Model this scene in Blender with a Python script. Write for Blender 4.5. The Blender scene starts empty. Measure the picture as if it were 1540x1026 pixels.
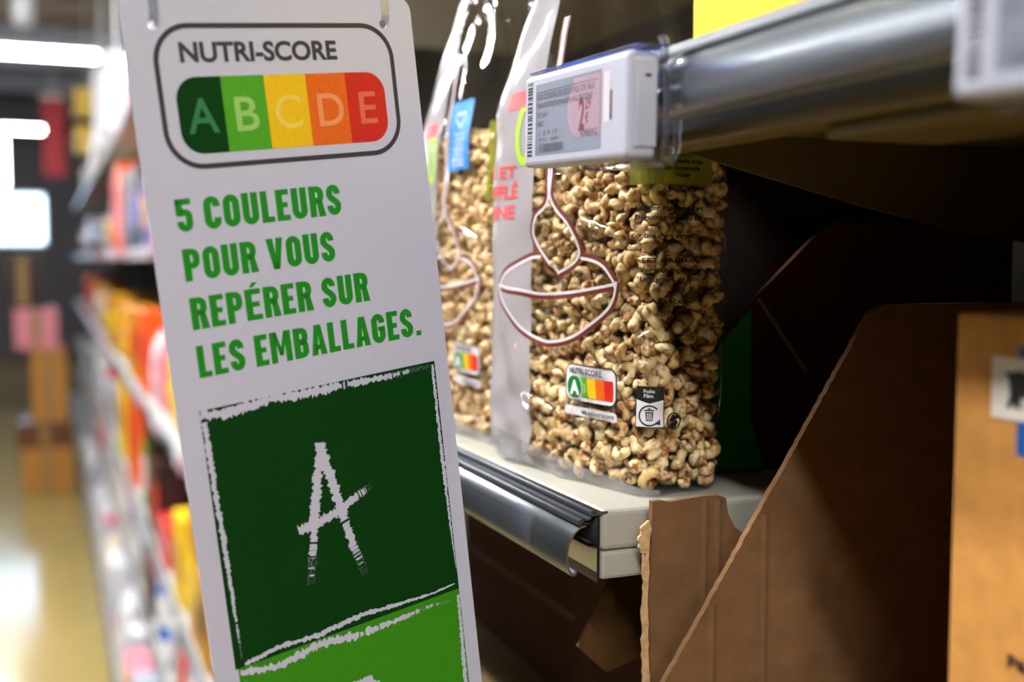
import bpy, bmesh, math, random
import numpy as np
from mathutils import Matrix, Vector

# ---------------------------------------------------------------- camera, world, exposure
sc = bpy.context.scene
col = sc.collection
CZ = 1.65                                   # eye height above the shop floor
cam = bpy.data.cameras.new('camera')
cam.sensor_width = 36.0
cam.lens = 40.09
cam.clip_start = .01
cam.dof.use_dof = True
cam.dof.focus_distance = .645
cam.dof.aperture_fstop = 4.0
camo = bpy.data.objects.new('camera', cam)
right, up, fwd = Vector((.9262, -.3771, 0)), Vector((.0272, .0668, .9974)), Vector((.3761, .9238, -.0721))
camo.matrix_world = Matrix(((right.x, up.x, -fwd.x, 0), (right.y, up.y, -fwd.y, 0), (right.z, up.z, -fwd.z, CZ), (0, 0, 0, 1)))
col.objects.link(camo)
sc.camera = camo

world = bpy.data.worlds.new('world')
sc.world = world
world.use_nodes = True
bg = world.node_tree.nodes['Background']
bg.inputs[0].default_value = (.9, .95, 1, 1)
bg.inputs[1].default_value = .004

sc.view_settings.view_transform = 'Standard'
sc.view_settings.look = 'None'
sc.view_settings.gamma = 1
sc.view_settings.use_curve_mapping = False
sc.view_settings.exposure = 1.82
sc.cycles.diffuse_bounces = 1
TUBE = 56.0                                 # emission of the ceiling tubes

random.seed(7)
rng = np.random.default_rng(11)

# ---------------------------------------------------------------- materials
def lin(c):
    if isinstance(c, str):
        c = [int(c[i:i + 2], 16) / 255 for i in (0, 2, 4)]
    return tuple(x / 12.92 if x <= .04045 else ((x + .055) / 1.055) ** 2.4 for x in c)

MATS = {}
def mat(name, c, rough=.5, metal=0., var=0., vscale=40., bump=0., bscale=200., spec=.5, aniso=None):
    """principled material; var = noise variation of the colour, bump = fine relief"""
    if name in MATS:
        return MATS[name]
    m = bpy.data.materials.new(name)
    m.use_nodes = True
    nt = m.node_tree
    p = nt.nodes['Principled BSDF']
    c = lin(c)
    p.inputs['Base Color'].default_value = (*c, 1)
    p.inputs['Roughness'].default_value = rough
    p.inputs['Metallic'].default_value = metal
    p.inputs['Specular IOR Level'].default_value = spec
    if var or bump:
        tc = nt.nodes.new('ShaderNodeTexCoord')
        mp = nt.nodes.new('ShaderNodeMapping')
        nt.links.new(tc.outputs['Object'], mp.inputs[0])
        if aniso:
            mp.inputs['Scale'].default_value = aniso
    if var:
        n = nt.nodes.new('ShaderNodeTexNoise')
        n.inputs['Scale'].default_value = vscale
        n.inputs['Detail'].default_value = 5
        nt.links.new(mp.outputs[0], n.inputs['Vector'])
        r = nt.nodes.new('ShaderNodeValToRGB')
        r.color_ramp.elements[0].position = .3
        r.color_ramp.elements[1].position = .7
        r.color_ramp.elements[0].color = (*[x * (1 - var) for x in c], 1)
        r.color_ramp.elements[1].color = (*[min(1, x * (1 + var)) for x in c], 1)
        nt.links.new(n.outputs[0], r.inputs[0])
        nt.links.new(r.outputs[0], p.inputs['Base Color'])
    if bump:
        n2 = nt.nodes.new('ShaderNodeTexNoise')
        n2.inputs['Scale'].default_value = bscale
        n2.inputs['Detail'].default_value = 3
        nt.links.new(mp.outputs[0], n2.inputs['Vector'])
        b = nt.nodes.new('ShaderNodeBump')
        b.inputs['Strength'].default_value = bump
        b.inputs['Distance'].default_value = .001
        nt.links.new(n2.outputs[0], b.inputs['Height'])
        nt.links.new(b.outputs[0], p.inputs['Normal'])
    MATS[name] = m
    return m

def emit(name, c, s):
    m = bpy.data.materials.new(name)
    m.use_nodes = True
    nt = m.node_tree
    nt.nodes.clear()
    e = nt.nodes.new('ShaderNodeEmission')
    e.inputs[0].default_value = (*c, 1)
    e.inputs[1].default_value = s
    o = nt.nodes.new('ShaderNodeOutputMaterial')
    nt.links.new(e.outputs[0], o.inputs[0])
    return m

def film_mat(name, tint, gloss_rough, fmin, bump, bscale, milk=0., milkc=(1, 1, 1)):
    """thin clear plastic film: light passes straight through, Fresnel gloss on top, optional milky print"""
    m = bpy.data.materials.new(name)
    m.use_nodes = True
    nt = m.node_tree
    nt.nodes.clear()
    N = nt.nodes.new
    out = N('ShaderNodeOutputMaterial')
    tr = N('ShaderNodeBsdfTransparent')
    tr.inputs[0].default_value = (*tint, 1)
    base = tr
    if milk:
        df = N('ShaderNodeBsdfDiffuse')
        df.inputs[0].default_value = (*milkc, 1)
        tl = N('ShaderNodeBsdfTranslucent')
        tl.inputs[0].default_value = (*milkc, 1)
        a = N('ShaderNodeMixShader')
        a.inputs[0].default_value = .25
        nt.links.new(df.outputs[0], a.inputs[1])
        nt.links.new(tl.outputs[0], a.inputs[2])
        b = N('ShaderNodeMixShader')
        b.inputs[0].default_value = milk
        nt.links.new(tr.outputs[0], b.inputs[1])
        nt.links.new(a.outputs[0], b.inputs[2])
        base = b
    gl = N('ShaderNodeBsdfGlossy')
    gl.inputs['Roughness'].default_value = gloss_rough
    fr = N('ShaderNodeLayerWeight')
    fr.inputs['Blend'].default_value = .5
    pw = N('ShaderNodeMath')
    pw.operation = 'POWER'
    pw.inputs[1].default_value = 4.5
    nt.links.new(fr.outputs['Facing'], pw.inputs[0])
    mr = N('ShaderNodeMath')
    mr.operation = 'MULTIPLY_ADD'
    mr.inputs[1].default_value = .8
    mr.inputs[2].default_value = .04 + fmin
    mr.use_clamp = True
    nt.links.new(pw.outputs[0], mr.inputs[0])
    mx = N('ShaderNodeMixShader')
    nt.links.new(mr.outputs[0], mx.inputs[0])
    nt.links.new(base.outputs[0], mx.inputs[1])
    nt.links.new(gl.outputs[0], mx.inputs[2])
    nt.links.new(mx.outputs[0], out.inputs[0])
    if bump:
        tc = N('ShaderNodeTexCoord')
        n = N('ShaderNodeTexNoise')
        n.inputs['Scale'].default_value = bscale
        n.inputs['Detail'].default_value = 2
        n.inputs['Distortion'].default_value = 1.2
        nt.links.new(tc.outputs['Object'], n.inputs['Vector'])
        b = N('ShaderNodeBump')
        b.inputs['Strength'].default_value = bump
        b.inputs['Distance'].default_value = .004
        nt.links.new(n.outputs[0], b.inputs['Height'])
        nt.links.new(b.outputs[0], gl.inputs['Normal'])
        nt.links.new(b.outputs[0], fr.inputs['Normal'])
    return m

M_sign = mat('sign_white', 'c9c8db', .35, var=.015, vscale=300)
M_dgrey = mat('print_dark_grey', '38343c', .55)
M_green = mat('print_green', '0c8a12', .55)
M_dark_green = mat('print_dark_green', '033a0b', .6, spec=.15)
M_lgreen = mat('print_light_green', '368c06', .55, var=.08, vscale=600)
M_barB = mat('print_grass_green', '4aa41a', .55, var=.1, vscale=700)
M_yel = mat('print_yellow', 'f3c202', .55, var=.06, vscale=700)
M_org = mat('print_orange', 'e66405', .55, var=.08, vscale=700)
M_red = mat('print_red', 'd01e0a', .55, var=.05, vscale=700)
M_lA = mat('letter_tint_a', '2a7a4a', .55)
M_lB = mat('letter_tint_b', '9bcb6c', .55)
M_lC = mat('letter_tint_c', 'f4cf50', .55)
M_lD = mat('letter_tint_d', 'f3955c', .55)
M_lE = mat('letter_tint_e', 'e4684c', .55)
M_alu = mat('rail_aluminium', '83888e', .27, .9, var=.05, vscale=60, bump=.05, bscale=900, aniso=(1, .02, 1))
M_ridge = mat('rail_dark_plastic', '55575c', .33, .5, var=.15, vscale=120, aniso=(1, .05, 1))
M_black = mat('black_plastic', '0c0b0d', .45)
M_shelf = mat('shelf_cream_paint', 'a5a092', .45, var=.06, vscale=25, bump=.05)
M_shelf_shaded = mat('shelf_tan_shaded', '6b5a33', .5, var=.1, vscale=20)  # shelf metal toned dark olive, the shade inside the bays put into the colour
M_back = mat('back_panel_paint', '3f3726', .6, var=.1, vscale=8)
M_card = mat('corrugated_cardboard', '745336', .85, var=.14, vscale=70, bump=.35, bscale=260, spec=.15)
M_cardtorn = mat('torn_cardboard_ply', 'c9a173', .9, var=.2, vscale=300, bump=.5, bscale=500, spec=.1)
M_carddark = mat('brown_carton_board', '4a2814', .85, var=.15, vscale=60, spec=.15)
M_carton = mat('kraft_carton', 'c08543', .8, var=.12, vscale=90, bump=.25, bscale=300, spec=.15)
M_greenbox = mat('green_carton_print', '12872a', .5, var=.08, vscale=60)
M_esl = mat('label_white_plastic', 'aeadbb', .35)
M_screen = mat('e_paper_screen', '868a99', .25, var=.03, vscale=500)
M_ink = mat('e_paper_ink', '45434d', .5)
M_price = mat('e_paper_red_ink', '6d1420', .5)
M_pink = mat('pink_reflection_paint', 'a58796', .3)
M_blackink = mat('black_ink', '121214', .5)
M_yellow = mat('yellow_card', 'f2d400', .45, var=.03)
M_clear = film_mat('clear_rigid_plastic', (.88, .90, .93), .08, .10, .15, 90)
M_clearblue = film_mat('clear_bluish_plastic', (.55, .60, .88), .10, .08, 0, 1)
M_film = film_mat('cereal_bag_film', (.985, .98, .97), .05, .0, .22, 30)
M_milk = film_mat('milky_film_print', (.95, .95, .95), .14, .0, .25, 40, .80, (.56, .52, .54))
M_frost = film_mat('frosted_film_fold', (.95, .95, .95), .12, .06, .5, 60, .38, (.62, .57, .55))
M_pbrown = mat('print_maroon', '6b2418', .55)
M_pwhite = mat('print_white', 'ded6d8', .55)
M_plabel = film_mat('translucent_green_label', (.6, .66, .16), .1, .02, .3, 60, .55, (.42, .45, .07))
M_pblue = mat('print_blue', '1183d6', .55)
M_predtext = mat('print_red_text', 'e2474c', .55)
M_lime = mat('print_lime', 'a5cf20', .55)
M_floor = mat('floor_vinyl', 'b59f60', .16, var=.06, vscale=1.2, spec=.7)
M_ceil = mat('ceiling_tiles', '75644f', .8, var=.05, vscale=1)
M_wall = mat('far_wall_paint', '1a1817', .8)
M_house = mat('lamp_housing', 'dddddd', .4)
M_tube = emit('lit_tube', (.96, .98, 1.0), TUBE)
M_tubefar = emit('lit_tube_far', (.95, .98, 1.0), 11.0)

# ---------------------------------------------------------------- geometry helpers
def obj(name, verts, faces, m, parent=None, smooth=False):
    me = bpy.data.meshes.new(name)
    me.from_pydata([tuple(v) for v in verts], [], faces)
    me.materials.append(m)
    if smooth:
        me.polygons.foreach_set('use_smooth', [True] * len(me.polygons))
    me.update()
    o = bpy.data.objects.new(name, me)
    o.parent = parent
    col.objects.link(o)
    return o

def obj_bm(name, bm, m, parent=None, smooth=False):
    bmesh.ops.recalc_face_normals(bm, faces=bm.faces)
    me = bpy.data.meshes.new(name)
    bm.to_mesh(me)
    bm.free()
    me.materials.append(m)
    if smooth:
        me.polygons.foreach_set('use_smooth', [True] * len(me.polygons))
    o = bpy.data.objects.new(name, me)
    o.parent = parent
    col.objects.link(o)
    return o

def tag(o, label=None, cat=None, group=None, kind=None):
    if label: o['label'] = label
    if cat: o['category'] = cat
    if group: o['group'] = group
    if kind: o['kind'] = kind
    return o

def thing(name, label, cat, loc=(0, 0, 0), rotz=0, group=None, matrix=None):
    o = bpy.data.objects.new(name, None)
    o.empty_display_size = .02
    col.objects.link(o)
    if matrix is not None:
        o.matrix_world = matrix
    else:
        o.location = loc
        o.rotation_euler = (0, 0, rotz)
    return tag(o, label, cat, group)

def bm_box(bm, x0, x1, y0, y1, z0, z1, bev=0., seg=2):
    b = bmesh.new()
    r = bmesh.ops.create_cube(b, size=1)
    for v in b.verts:
        v.co = Vector(((x0 + x1) / 2 + v.co.x * (x1 - x0), (y0 + y1) / 2 + v.co.y * (y1 - y0), (z0 + z1) / 2 + v.co.z * (z1 - z0)))
    if bev:
        bmesh.ops.bevel(b, geom=b.edges[:], offset=bev, segments=seg, affect='EDGES', profile=.5)
    me = bpy.data.meshes.new('tmp')
    b.to_mesh(me)
    b.free()
    bm.from_mesh(me)
    bpy.data.meshes.remove(me)

def box(name, x0, x1, y0, y1, z0, z1, m, parent=None, bev=0., seg=2):
    bm = bmesh.new()
    bm_box(bm, x0, x1, y0, y1, z0, z1, bev, seg)
    return obj_bm(name, bm, m, parent)

def prism_y(name, prof, y0, y1, m, parent=None, smooth=False):
    """closed (x, z) profile extruded along y"""
    bm = bmesh.new()
    a = [bm.verts.new((x, y0, z)) for x, z in prof]
    b = [bm.verts.new((x, y1, z)) for x, z in prof]
    n = len(prof)
    fs = [bm.faces.new([a[i], a[(i + 1) % n], b[(i + 1) % n], b[i]]) for i in range(n)]
    if smooth:
        for f in fs: f.smooth = True
    bm.faces.new(a)
    bm.faces.new(b[::-1])
    return obj_bm(name, bm, m, parent)

def offset_path(pts, w, closed=False):
    """left and right borders of a 2-D polyline with mitred joints; w may be a list"""
    n = len(pts)
    L, R_ = [], []
    for i in range(n):
        if closed:
            p, q = pts[(i - 1) % n], pts[(i + 1) % n]
        else:
            p, q = pts[max(0, i - 1)], pts[min(n - 1, i + 1)]
        c = pts[i]
        d1 = (c[0] - p[0], c[1] - p[1]); d2 = (q[0] - c[0], q[1] - c[1])
        l1 = math.hypot(*d1); l2 = math.hypot(*d2)
        if l1 < 1e-9: d1, l1 = d2, l2
        if l2 < 1e-9: d2, l2 = d1, l1
        n1 = (-d1[1] / l1, d1[0] / l1); n2 = (-d2[1] / l2, d2[0] / l2)
        mx, my = n1[0] + n2[0], n1[1] + n2[1]
        l = math.hypot(mx, my) or 1
        mx, my = mx / l, my / l
        k = 1 / max(.45, mx * n1[0] + my * n1[1])
        h = (w[i] if isinstance(w, (list, tuple)) else w) / 2 * k
        L.append((c[0] + mx * h, c[1] + my * h))
        R_.append((c[0] - mx * h, c[1] - my * h))
    return L, R_

def shell_y(name, path, th, y0, y1, m, parent=None):
    """thin sheet-metal profile: an open (x, z) path of given thickness extruded along y"""
    L, R_ = offset_path(path, th)
    return prism_y(name, L + R_[::-1], y0, y1, m, parent, smooth=True)

def arc(cx, cy, r, a0, a1, n=8, ry=None):
    ry = ry or r
    return [(cx + r * math.cos(math.radians(a0 + (a1 - a0) * i / n)), cy + ry * math.sin(math.radians(a0 + (a1 - a0) * i / n))) for i in range(n + 1)]

class Flat:
    """2-D faces (x right, y up) that a mapping function lays on a surface"""
    def __init__(s): s.v, s.f = [], []
    def poly(s, pts):
        b = len(s.v); s.v += list(pts); s.f.append(list(range(b, b + len(pts))))
    def rect(s, x0, x1, y0, y1): s.poly([(x0, y0), (x1, y0), (x1, y1), (x0, y1)])
    def strip(s, pts, w, closed=False):
        L, R_ = offset_path(pts, w, closed)
        n = len(pts); b = len(s.v); s.v += L + R_
        for i in range(n if closed else n - 1):
            j = (i + 1) % n
            s.f.append([b + i, b + n + i, b + n + j, b + j])
    def grid(s, x0, x1, y0, y1, nx, ny):
        b = len(s.v)
        for j in range(ny + 1):
            for i in range(nx + 1):
                s.v.append((x0 + (x1 - x0) * i / nx, y0 + (y1 - y0) * j / ny))
        for j in range(ny):
            for i in range(nx):
                a = b + j * (nx + 1) + i
                s.f.append([a, a + 1, a + nx + 2, a + nx + 1])
    def add(s, o, x=0, y=0, sx=1, sy=1, shear=0):
        b = len(s.v); s.v += [(x + px * sx + py * shear, y + py * sy) for px, py in o.v]; s.f += [[i + b for i in f] for f in o.f]
    def build(s, name, m, parent, fn):
        return obj(name, [fn(x, y) for x, y in s.v], s.f, m, parent)

def rrect(x0, x1, y0, y1, r, n=8):
    return arc(x1 - r, y1 - r, r, 0, 90, n) + arc(x0 + r, y1 - r, r, 90, 180, n) + arc(x0 + r, y0 + r, r, 180, 270, n) + arc(x1 - r, y0 + r, r, 270, 360, n)

_tc = {}
def text_flat(s, bold=0., res=3):
    """lettering from the built-in font as a Flat, scaled so that x runs 0..1 over the line and y 0..1 over the capital height"""
    key = (s, bold, res)
    if key in _tc: return _tc[key]
    c = bpy.data.curves.new('t', 'FONT')
    c.body = s; c.size = 1; c.offset = bold; c.resolution_u = res
    o = bpy.data.objects.new('t', c)
    col.objects.link(o)
    me = bpy.data.meshes.new_from_object(o.evaluated_get(bpy.context.evaluated_depsgraph_get()))
    F = Flat()
    vs = [(v.co.x, v.co.y) for v in me.vertices]
    x0 = min(v[0] for v in vs); x1 = max(v[0] for v in vs)
    F.v = [((x - x0) / (x1 - x0), y / .69) for x, y in vs]
    F.f = [list(p.vertices) for p in me.polygons]
    bpy.data.objects.remove(o); bpy.data.curves.remove(c); bpy.data.meshes.remove(me)
    _tc[key] = F
    return F

# condensed bold capitals drawn as thick strokes (height 1, stroke T)
T = .205
def cond(ch):
    F = Flat(); h = T / 2
    w = {'5': .45, 'M': .66, 'L': .38, 'E': .40, '.': .22, 'V': .52, 'A': .50, 'S': .45, ' ': .24}.get(ch, .47)
    x0, x1 = h, w - h; r = (x1 - x0) / 2; cx = (x0 + x1) / 2
    ry = .17
    def O(a, b): return None
    if ch == 'O':
        F.strip(arc(cx, 1 - h - ry, r, 0, 180, 8, ry) + arc(cx, h + ry, r, 180, 360, 8, ry), T, True)
    elif ch in 'CG':
        p = [(x1, .68)] + arc(cx, 1 - h - ry, r, 0, 180, 8, ry) + arc(cx, h + ry, r, 180, 360, 8, ry)
        if ch == 'C': F.strip(p + [(x1, .34)], T)
        else: F.strip(p + [(x1, .50)], T); F.rect(cx - .01, w, .42, .56)
    elif ch == 'U':
        F.strip([(x0, 1)] + arc(cx, h + ry, r, 180, 360, 8, ry) + [(x1, 1)], T)
    elif ch in 'LEÉ':
        F.rect(0, T, 0, 1); F.rect(T, w, 0, T * .86)
        if ch != 'L': F.rect(T, w, 1 - T * .86, 1); F.rect(T, w - .05, .42, .42 + T * .82)
        if ch == 'É': F.poly([(.16, 1.05), (.27, 1.05), (.42, 1.2), (.25, 1.2)])
    elif ch in 'PRB':
        F.rect(0, T, 0, 1)
        k = .40 if ch == 'P' else .45
        b = [(T, 1 - h)] + arc(x1 - r * .9, 1 - h - .15, r * .9, 90, 0, 5, .15) + arc(x1 - r * .9, k + h + .12, r * .9, 0, -90, 5, .15) + [(T, k + h - .03)]
        F.strip(b, T * .94)
        if ch == 'R': F.poly([(T - .01, k + .05), (x1 - .14, k + .05), (w - T, 0), (w + .02, 0), (x1 + .03, k + .1), (T, k + .12)])
        if ch == 'B':
            F.strip([(T, k + h - .03)] + arc(x1 - r * .9, k + h - .18, r * .9, 90, 0, 5, .15) + arc(x1 - r * .9, h + .13, r * .9, 0, -90, 5, .13) + [(T, h)], T * .94)
    elif ch == 'S':
        F.strip([(x1, .69)] + arc(cx, 1 - h - ry, r, 0, 180, 8, ry) + [(x0, .66), (x0 + .05, .57), (x1 - .05, .43), (x1, .34)] + arc(cx, h + ry, r, 360, 180, 8, ry) + [(x0, .32)], T * .96)
    elif ch == '5':
        F.rect(0, w - .02, 1 - T * .86, 1); F.rect(0, T * .95, .48, 1)
        F.strip([(T * .6, .55)] + arc(cx, .63 - h - .06, r, 100, 0, 5, .13) + arc(cx, h + ry, r, 360, 180, 8, ry) + [(x0, .32)], T * .92)
    elif ch == 'V':
        F.poly([(0, 1), (T * 1.05, 1), (w / 2 + .02, .24), (w / 2 + .1, 0), (w / 2 - .1, 0)]); F.poly([(w, 1), (w / 2 + .1, 0), (w / 2 - .1, 0), (w / 2 - .02, .24), (w - T * 1.05, 1)])
    elif ch == 'A':
        F.poly([(0, 0), (T, 0), (w / 2 + .01, .8), (w / 2, 1), (w / 2 - .11, 1)]); F.poly([(w, 0), (w / 2 + .11, 1), (w / 2, 1), (w / 2 - .01, .8), (w - T, 0)])
        F.rect(.13, w - .13, .18, .34)
    elif ch == 'M':
        F.rect(0, T * .95, 0, 1); F.rect(w - T * .95, w, 0, 1)
        F.poly([(T * .5, 1), (T * 1.05, 1), (w / 2 + .06, .22), (w / 2 - .06, .22)]); F.poly([(w - T * .5, 1), (w / 2 + .06, .22), (w / 2 - .06, .22), (w - T * 1.05, 1)])
    elif ch == '.':
        F.rect(.02, .2, 0, .17)
    return F, w

def cond_line(s, gap=.075):
    F = Flat(); x = 0
    for ch in s:
        g, w = cond(ch)
        F.add(g, x, 0); x += w + (gap if ch != ' ' else 0)
    F.v = [(a / (x - gap), b) for a, b in F.v]
    return F

def chalk(pts, w, seed, fade=0., step=.9, jag=.55):
    """ragged chalk stroke along a polyline (millimetres); fade = share of the end that breaks into specks"""
    r = random.Random(seed); F = Flat()
    seg = [(pts[i], pts[i + 1]) for i in range(len(pts) - 1)]
    ls = [math.hypot(b[0] - a[0], b[1] - a[1]) for a, b in seg]
    tot = sum(ls); n = int(tot / step)
    L, R_, C = [], [], []
    for i in range(n + 1):
        d = tot * i / n; k = 0
        while k < len(ls) - 1 and d > ls[k]: d -= ls[k]; k += 1
        a, b = seg[k]; t = d / ls[k]
        ux, uy = (b[0] - a[0]) / ls[k], (b[1] - a[1]) / ls[k]
        f = i / n
        ww = w[0] + (w[1] - w[0]) * f if len(w) == 2 else (w[0] + (w[1] - w[0]) * f * 2 if f < .5 else w[1] + (w[2] - w[1]) * (f - .5) * 2)
        sk = (r.random() - .5) * .8
        x, y = a[0] + (b[0] - a[0]) * t, a[1] + (b[1] - a[1]) * t
        l = ww * (.5 + jag * (r.random() - .5)); q = ww * (.5 + jag * (r.random() - .5))
        L.append((x - uy * l + ux * sk, y + ux * l + uy * sk)); R_.append((x + uy * q + ux * sk, y - ux * q + uy * sk)); C.append((x, y, ux, uy, ww))
    b = len(F.v); F.v += L + R_
    m = n + 1
    for i in range(n):
        f = i / n
        if f > 1 - fade and r.random() < (f - 1 + fade) / fade * 1.15: continue
        if fade and f > .5 and r.random() < .06: continue
        F.f.append([b + i, b + m + i, b + m + i + 1, b + i + 1])
    if fade:
        for i in range(int(n * (1 - fade)), m):
            x, y, ux, uy, ww = C[i]
            for _ in range(5):
                o = (r.random() - .5) * ww * 1.5; z = .12 + .28 * r.random() * (1.1 - (i / n - 1 + fade) / fade)
                px, py = x - uy * o, y + ux * o
                F.poly([(px - z, py - z * r.random()), (px + z * r.random(), py - z), (px + z, py + z * r.random())])
    return F

# ---------------------------------------------------------------- the room
FL = 0.0
def struct(o): o['kind'] = 'structure'; return o
struct(box('floor', -3.5, 3.5, -6, 22, -.1, 0, M_floor))
struct(box('ceiling', -3.5, 3.5, -6, 22, 3.75, 3.85, M_ceil))
struct(box('wall_end', -3.5, 3.5, 21.5, 21.6, 0, 3.75, mat('end_wall_paint', '8a8690', .8)))
struct(box('wall_left', -1.95, -1.9, -6, 21.5, 0, 2.1, M_wall))
RB, RF = .27, .72                 # shelf front line and back panel of the gondola
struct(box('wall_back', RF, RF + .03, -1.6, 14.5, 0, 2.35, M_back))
for i, y in enumerate((5.9, 7.6, 11.4, 13.2, 15.6)):
    struct(box('trim_%d' % (i + 1), -3.4, 3.4, y, y + .16, 3.52 - .1 * (i > 1), 3.75, mat('ceiling_beam', '7b7c86', .6)))

# ceiling lamps -----------------------------------------------------------
def strip_lamp(label, x, y, z, lx, ly, group, m=None):
    t = thing('strip_lamp', label, 'lamp', (x, y, z), 0, group)
    bm = bmesh.new(); bm_box(bm, -lx / 2, lx / 2, -ly / 2, ly / 2, .03, .075, .006)
    obj_bm('housing', bm, M_house, t)
    a = .045
    bm = bmesh.new()
    if lx < ly: bm_box(bm, -a, a, -ly / 2 + .03, ly / 2 - .03, -.005, .029, .008)
    else: bm_box(bm, -lx / 2 + .03, lx / 2 - .03, -a, a, -.02, .029, .012)
    obj_bm('diffuser', bm, m or M_tube, t)
    for s in (-1, 1):
        bm = bmesh.new()
        if lx < ly: bm_box(bm, -.004, .004, s * ly * .3 - .004, s * ly * .3 + .004, .075, 3.75 - z)
        else: bm_box(bm, s * lx * .3 - .004, s * lx * .3 + .004, -.004, .004, .075, 3.75 - z)
        obj_bm('hanger_rod', bm, M_house, t)
    return t
AX = -.66
for y, l_, w_ in ((-3.2, 1.3, 'well behind the viewer'), (-1.45, 1.3, 'just behind the viewer'), (1.25, 1.5, 'above the hanging sign'), (2.85, 1.3, 'just past the hanging sign'), (4.75, 1.7, 'well past the hanging sign')):
    strip_lamp('long ceiling strip lamp over the aisle, ' + w_, AX, y, CZ + 1.55, .13, l_, 'strip lamps along the aisle')
strip_lamp('bright strip lamp hung across the far aisle, seen left of the sign', -1.0, 9.8, CZ + 1.6, 2.9, .13, None, M_tubefar)
strip_lamp('added unseen strip lamp lighting the far aisle and carton stack', -.6, 7.0, CZ + 1.80, 2.6, .13, None, M_tubefar)  # added out of view to brighten the far shelves and yellow cubes
strip_lamp('thin added strip lamp near the end wall, lighting the far aisle', -1.2, 17.5, CZ + 1.80, 2.6, .13, None, M_tubefar)  # added so that the far end of the aisle is not black
strip_lamp('short lit end of the strip lamp beside the sign edge', 1.35, 9.8, CZ + 1.6, 1.6, .13, None, M_tubefar)

# ---------------------------------------------------------------- gondola shelves next to the viewer
YB = .5753                        # where the two bays meet
def price_rail(parent, y0, y1, zb, cut_dark=True):
    """aluminium price rail: curved shell, ribbed top flange, back plate; zb = lower edge"""
    z = zb
    sh = arc(.2802, z + .0112, .0122, 92, 212, 18, .0172) + [(.2706, z + .0010), (.2718, z + .0004), (.2731, z + .0008), (.2738, z + .0020), (.2734, z + .0034)]
    r = shell_y('rail_shell', sh, .0009, y0, y1, M_alu, parent)
    b = shell_y('rail_back_plate', [(.2875, z + .0325), (.2875, z - .0050)], .0015, y0, y1, M_black, parent)  # back plate, drawn on below the shell as a black strip for the shaded gap
    shell_y('rail_channel', [(.2868, z + .018), (.2815, z + .0185)], .0010, y0, y1, M_black, b)
    shell_y('rail_channel', [(.2868, z + .0010), (.2868, z + .0145), (.2835, z + .0150)], .0008, y0, y1, mat('rail_inner_metal', '8a8676', .35, .8), b)
    shell_y('rail_top_flange', [(.2758, z + .0290), (.2785, z + .0322), (.2820, z + .0322), (.2840, z + .0342), (.2935, z + .0352)], .0011, y0, y1, M_ridge, parent)
    shell_y('rail_rib', [(.2757, z + .0285), (.2757, z + .0318), (.2790, z + .0325)], .0012, y0, y1, M_ridge, parent)
    shell_y('rail_rib', [(.2828, z + .0330), (.2832, z + .0362), (.2865, z + .0366)], .0012, y0, y1, M_ridge, parent)
    shell_y('rail_groove', [(.2790, z + .0290), (.2828, z + .0300)], .0008, y0, y1, M_black, parent)
    return r

# shelf that carries the cereal bags
s1 = thing('gondola_shelf', 'cream metal shelf with aluminium price rail carrying the cereal bags', 'shelf', (0, 0, 0))
box('shelf_board', .2895, RF, YB, 1.58, CZ - .1675, CZ - .1435, M_shelf, s1, .0035, 3)
box('shelf_lip', .2895, RF, YB, 1.58, CZ - .1840, CZ - .1678, M_shelf, s1, .0020, 2)
price_rail(s1, YB, 1.58, CZ - .180)

# shelf of the near bay, at eye level, with its tapered bracket
s2 = thing('gondola_shelf', 'eye level shelf with grey tubular price rail on the right', 'shelf', (0, 0, 0))
box('shelf_board', .2895, RF, -1.0, YB, CZ + .072, CZ + .1000, M_shelf_shaded, s2, .0025)
box('front_lip', .2895, .3150, -1.0, YB, CZ + .0555, CZ + .0720, M_shelf_shaded, s2, .0015)
box('lower_lip', .2990, .3600, -1.0, .392, CZ + .0490, CZ + .0553, M_shelf_shaded, s2, .0020)
price_rail(s2, -1.0, YB, CZ + .066)
bm = bmesh.new()
pf = [(.322, .0720), (.3283, .0640), (.3327, .0622), (.4646, .0323), (.5441, .0170), (RF, -.004), (RF, .0720)]
a = [bm.verts.new((x, YB - .004, CZ + z)) for x, z in pf]; b = [bm.verts.new((x, YB - .001, CZ + z)) for x, z in pf]
bm.faces.new(a); bm.faces.new(b[::-1])
for i in range(len(pf)): bm.faces.new([a[i], b[i], b[(i + 1) % len(pf)], a[(i + 1) % len(pf)]])
obj_bm('shelf_bracket', bm, M_shelf_shaded, s2)

# shelf above the bags and shelves below
s3 = thing('gondola_shelf', 'dim shelf above the cereal bags', 'shelf', (0, 0, 0))
box('shelf_board', .2895, RF, YB + .002, 1.58, CZ + .300, CZ + .330, M_shelf_shaded, s3, .003)
price_rail(s3, YB + .002, 1.58, CZ + .294)
s4 = thing('gondola_shelf', 'dark lower shelf under the cardboard trays', 'shelf', (0, 0, 0))
box('shelf_board', .2895, RF, -1.0, 1.58, CZ - .450, CZ - .420, M_shelf_shaded, s4, .003)
price_rail(s4, -1.0, 1.58, CZ - .456)
up_ = thing('gondola_upright', 'dark slotted steel upright between the two shelf bays', 'upright', (0, 0, 0))
box('post', RF - .035, RF - .001, YB - .012, YB + .012, 0, 2.3, mat('upright_dark_paint', '3a342a', .6), up_, .002)

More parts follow.
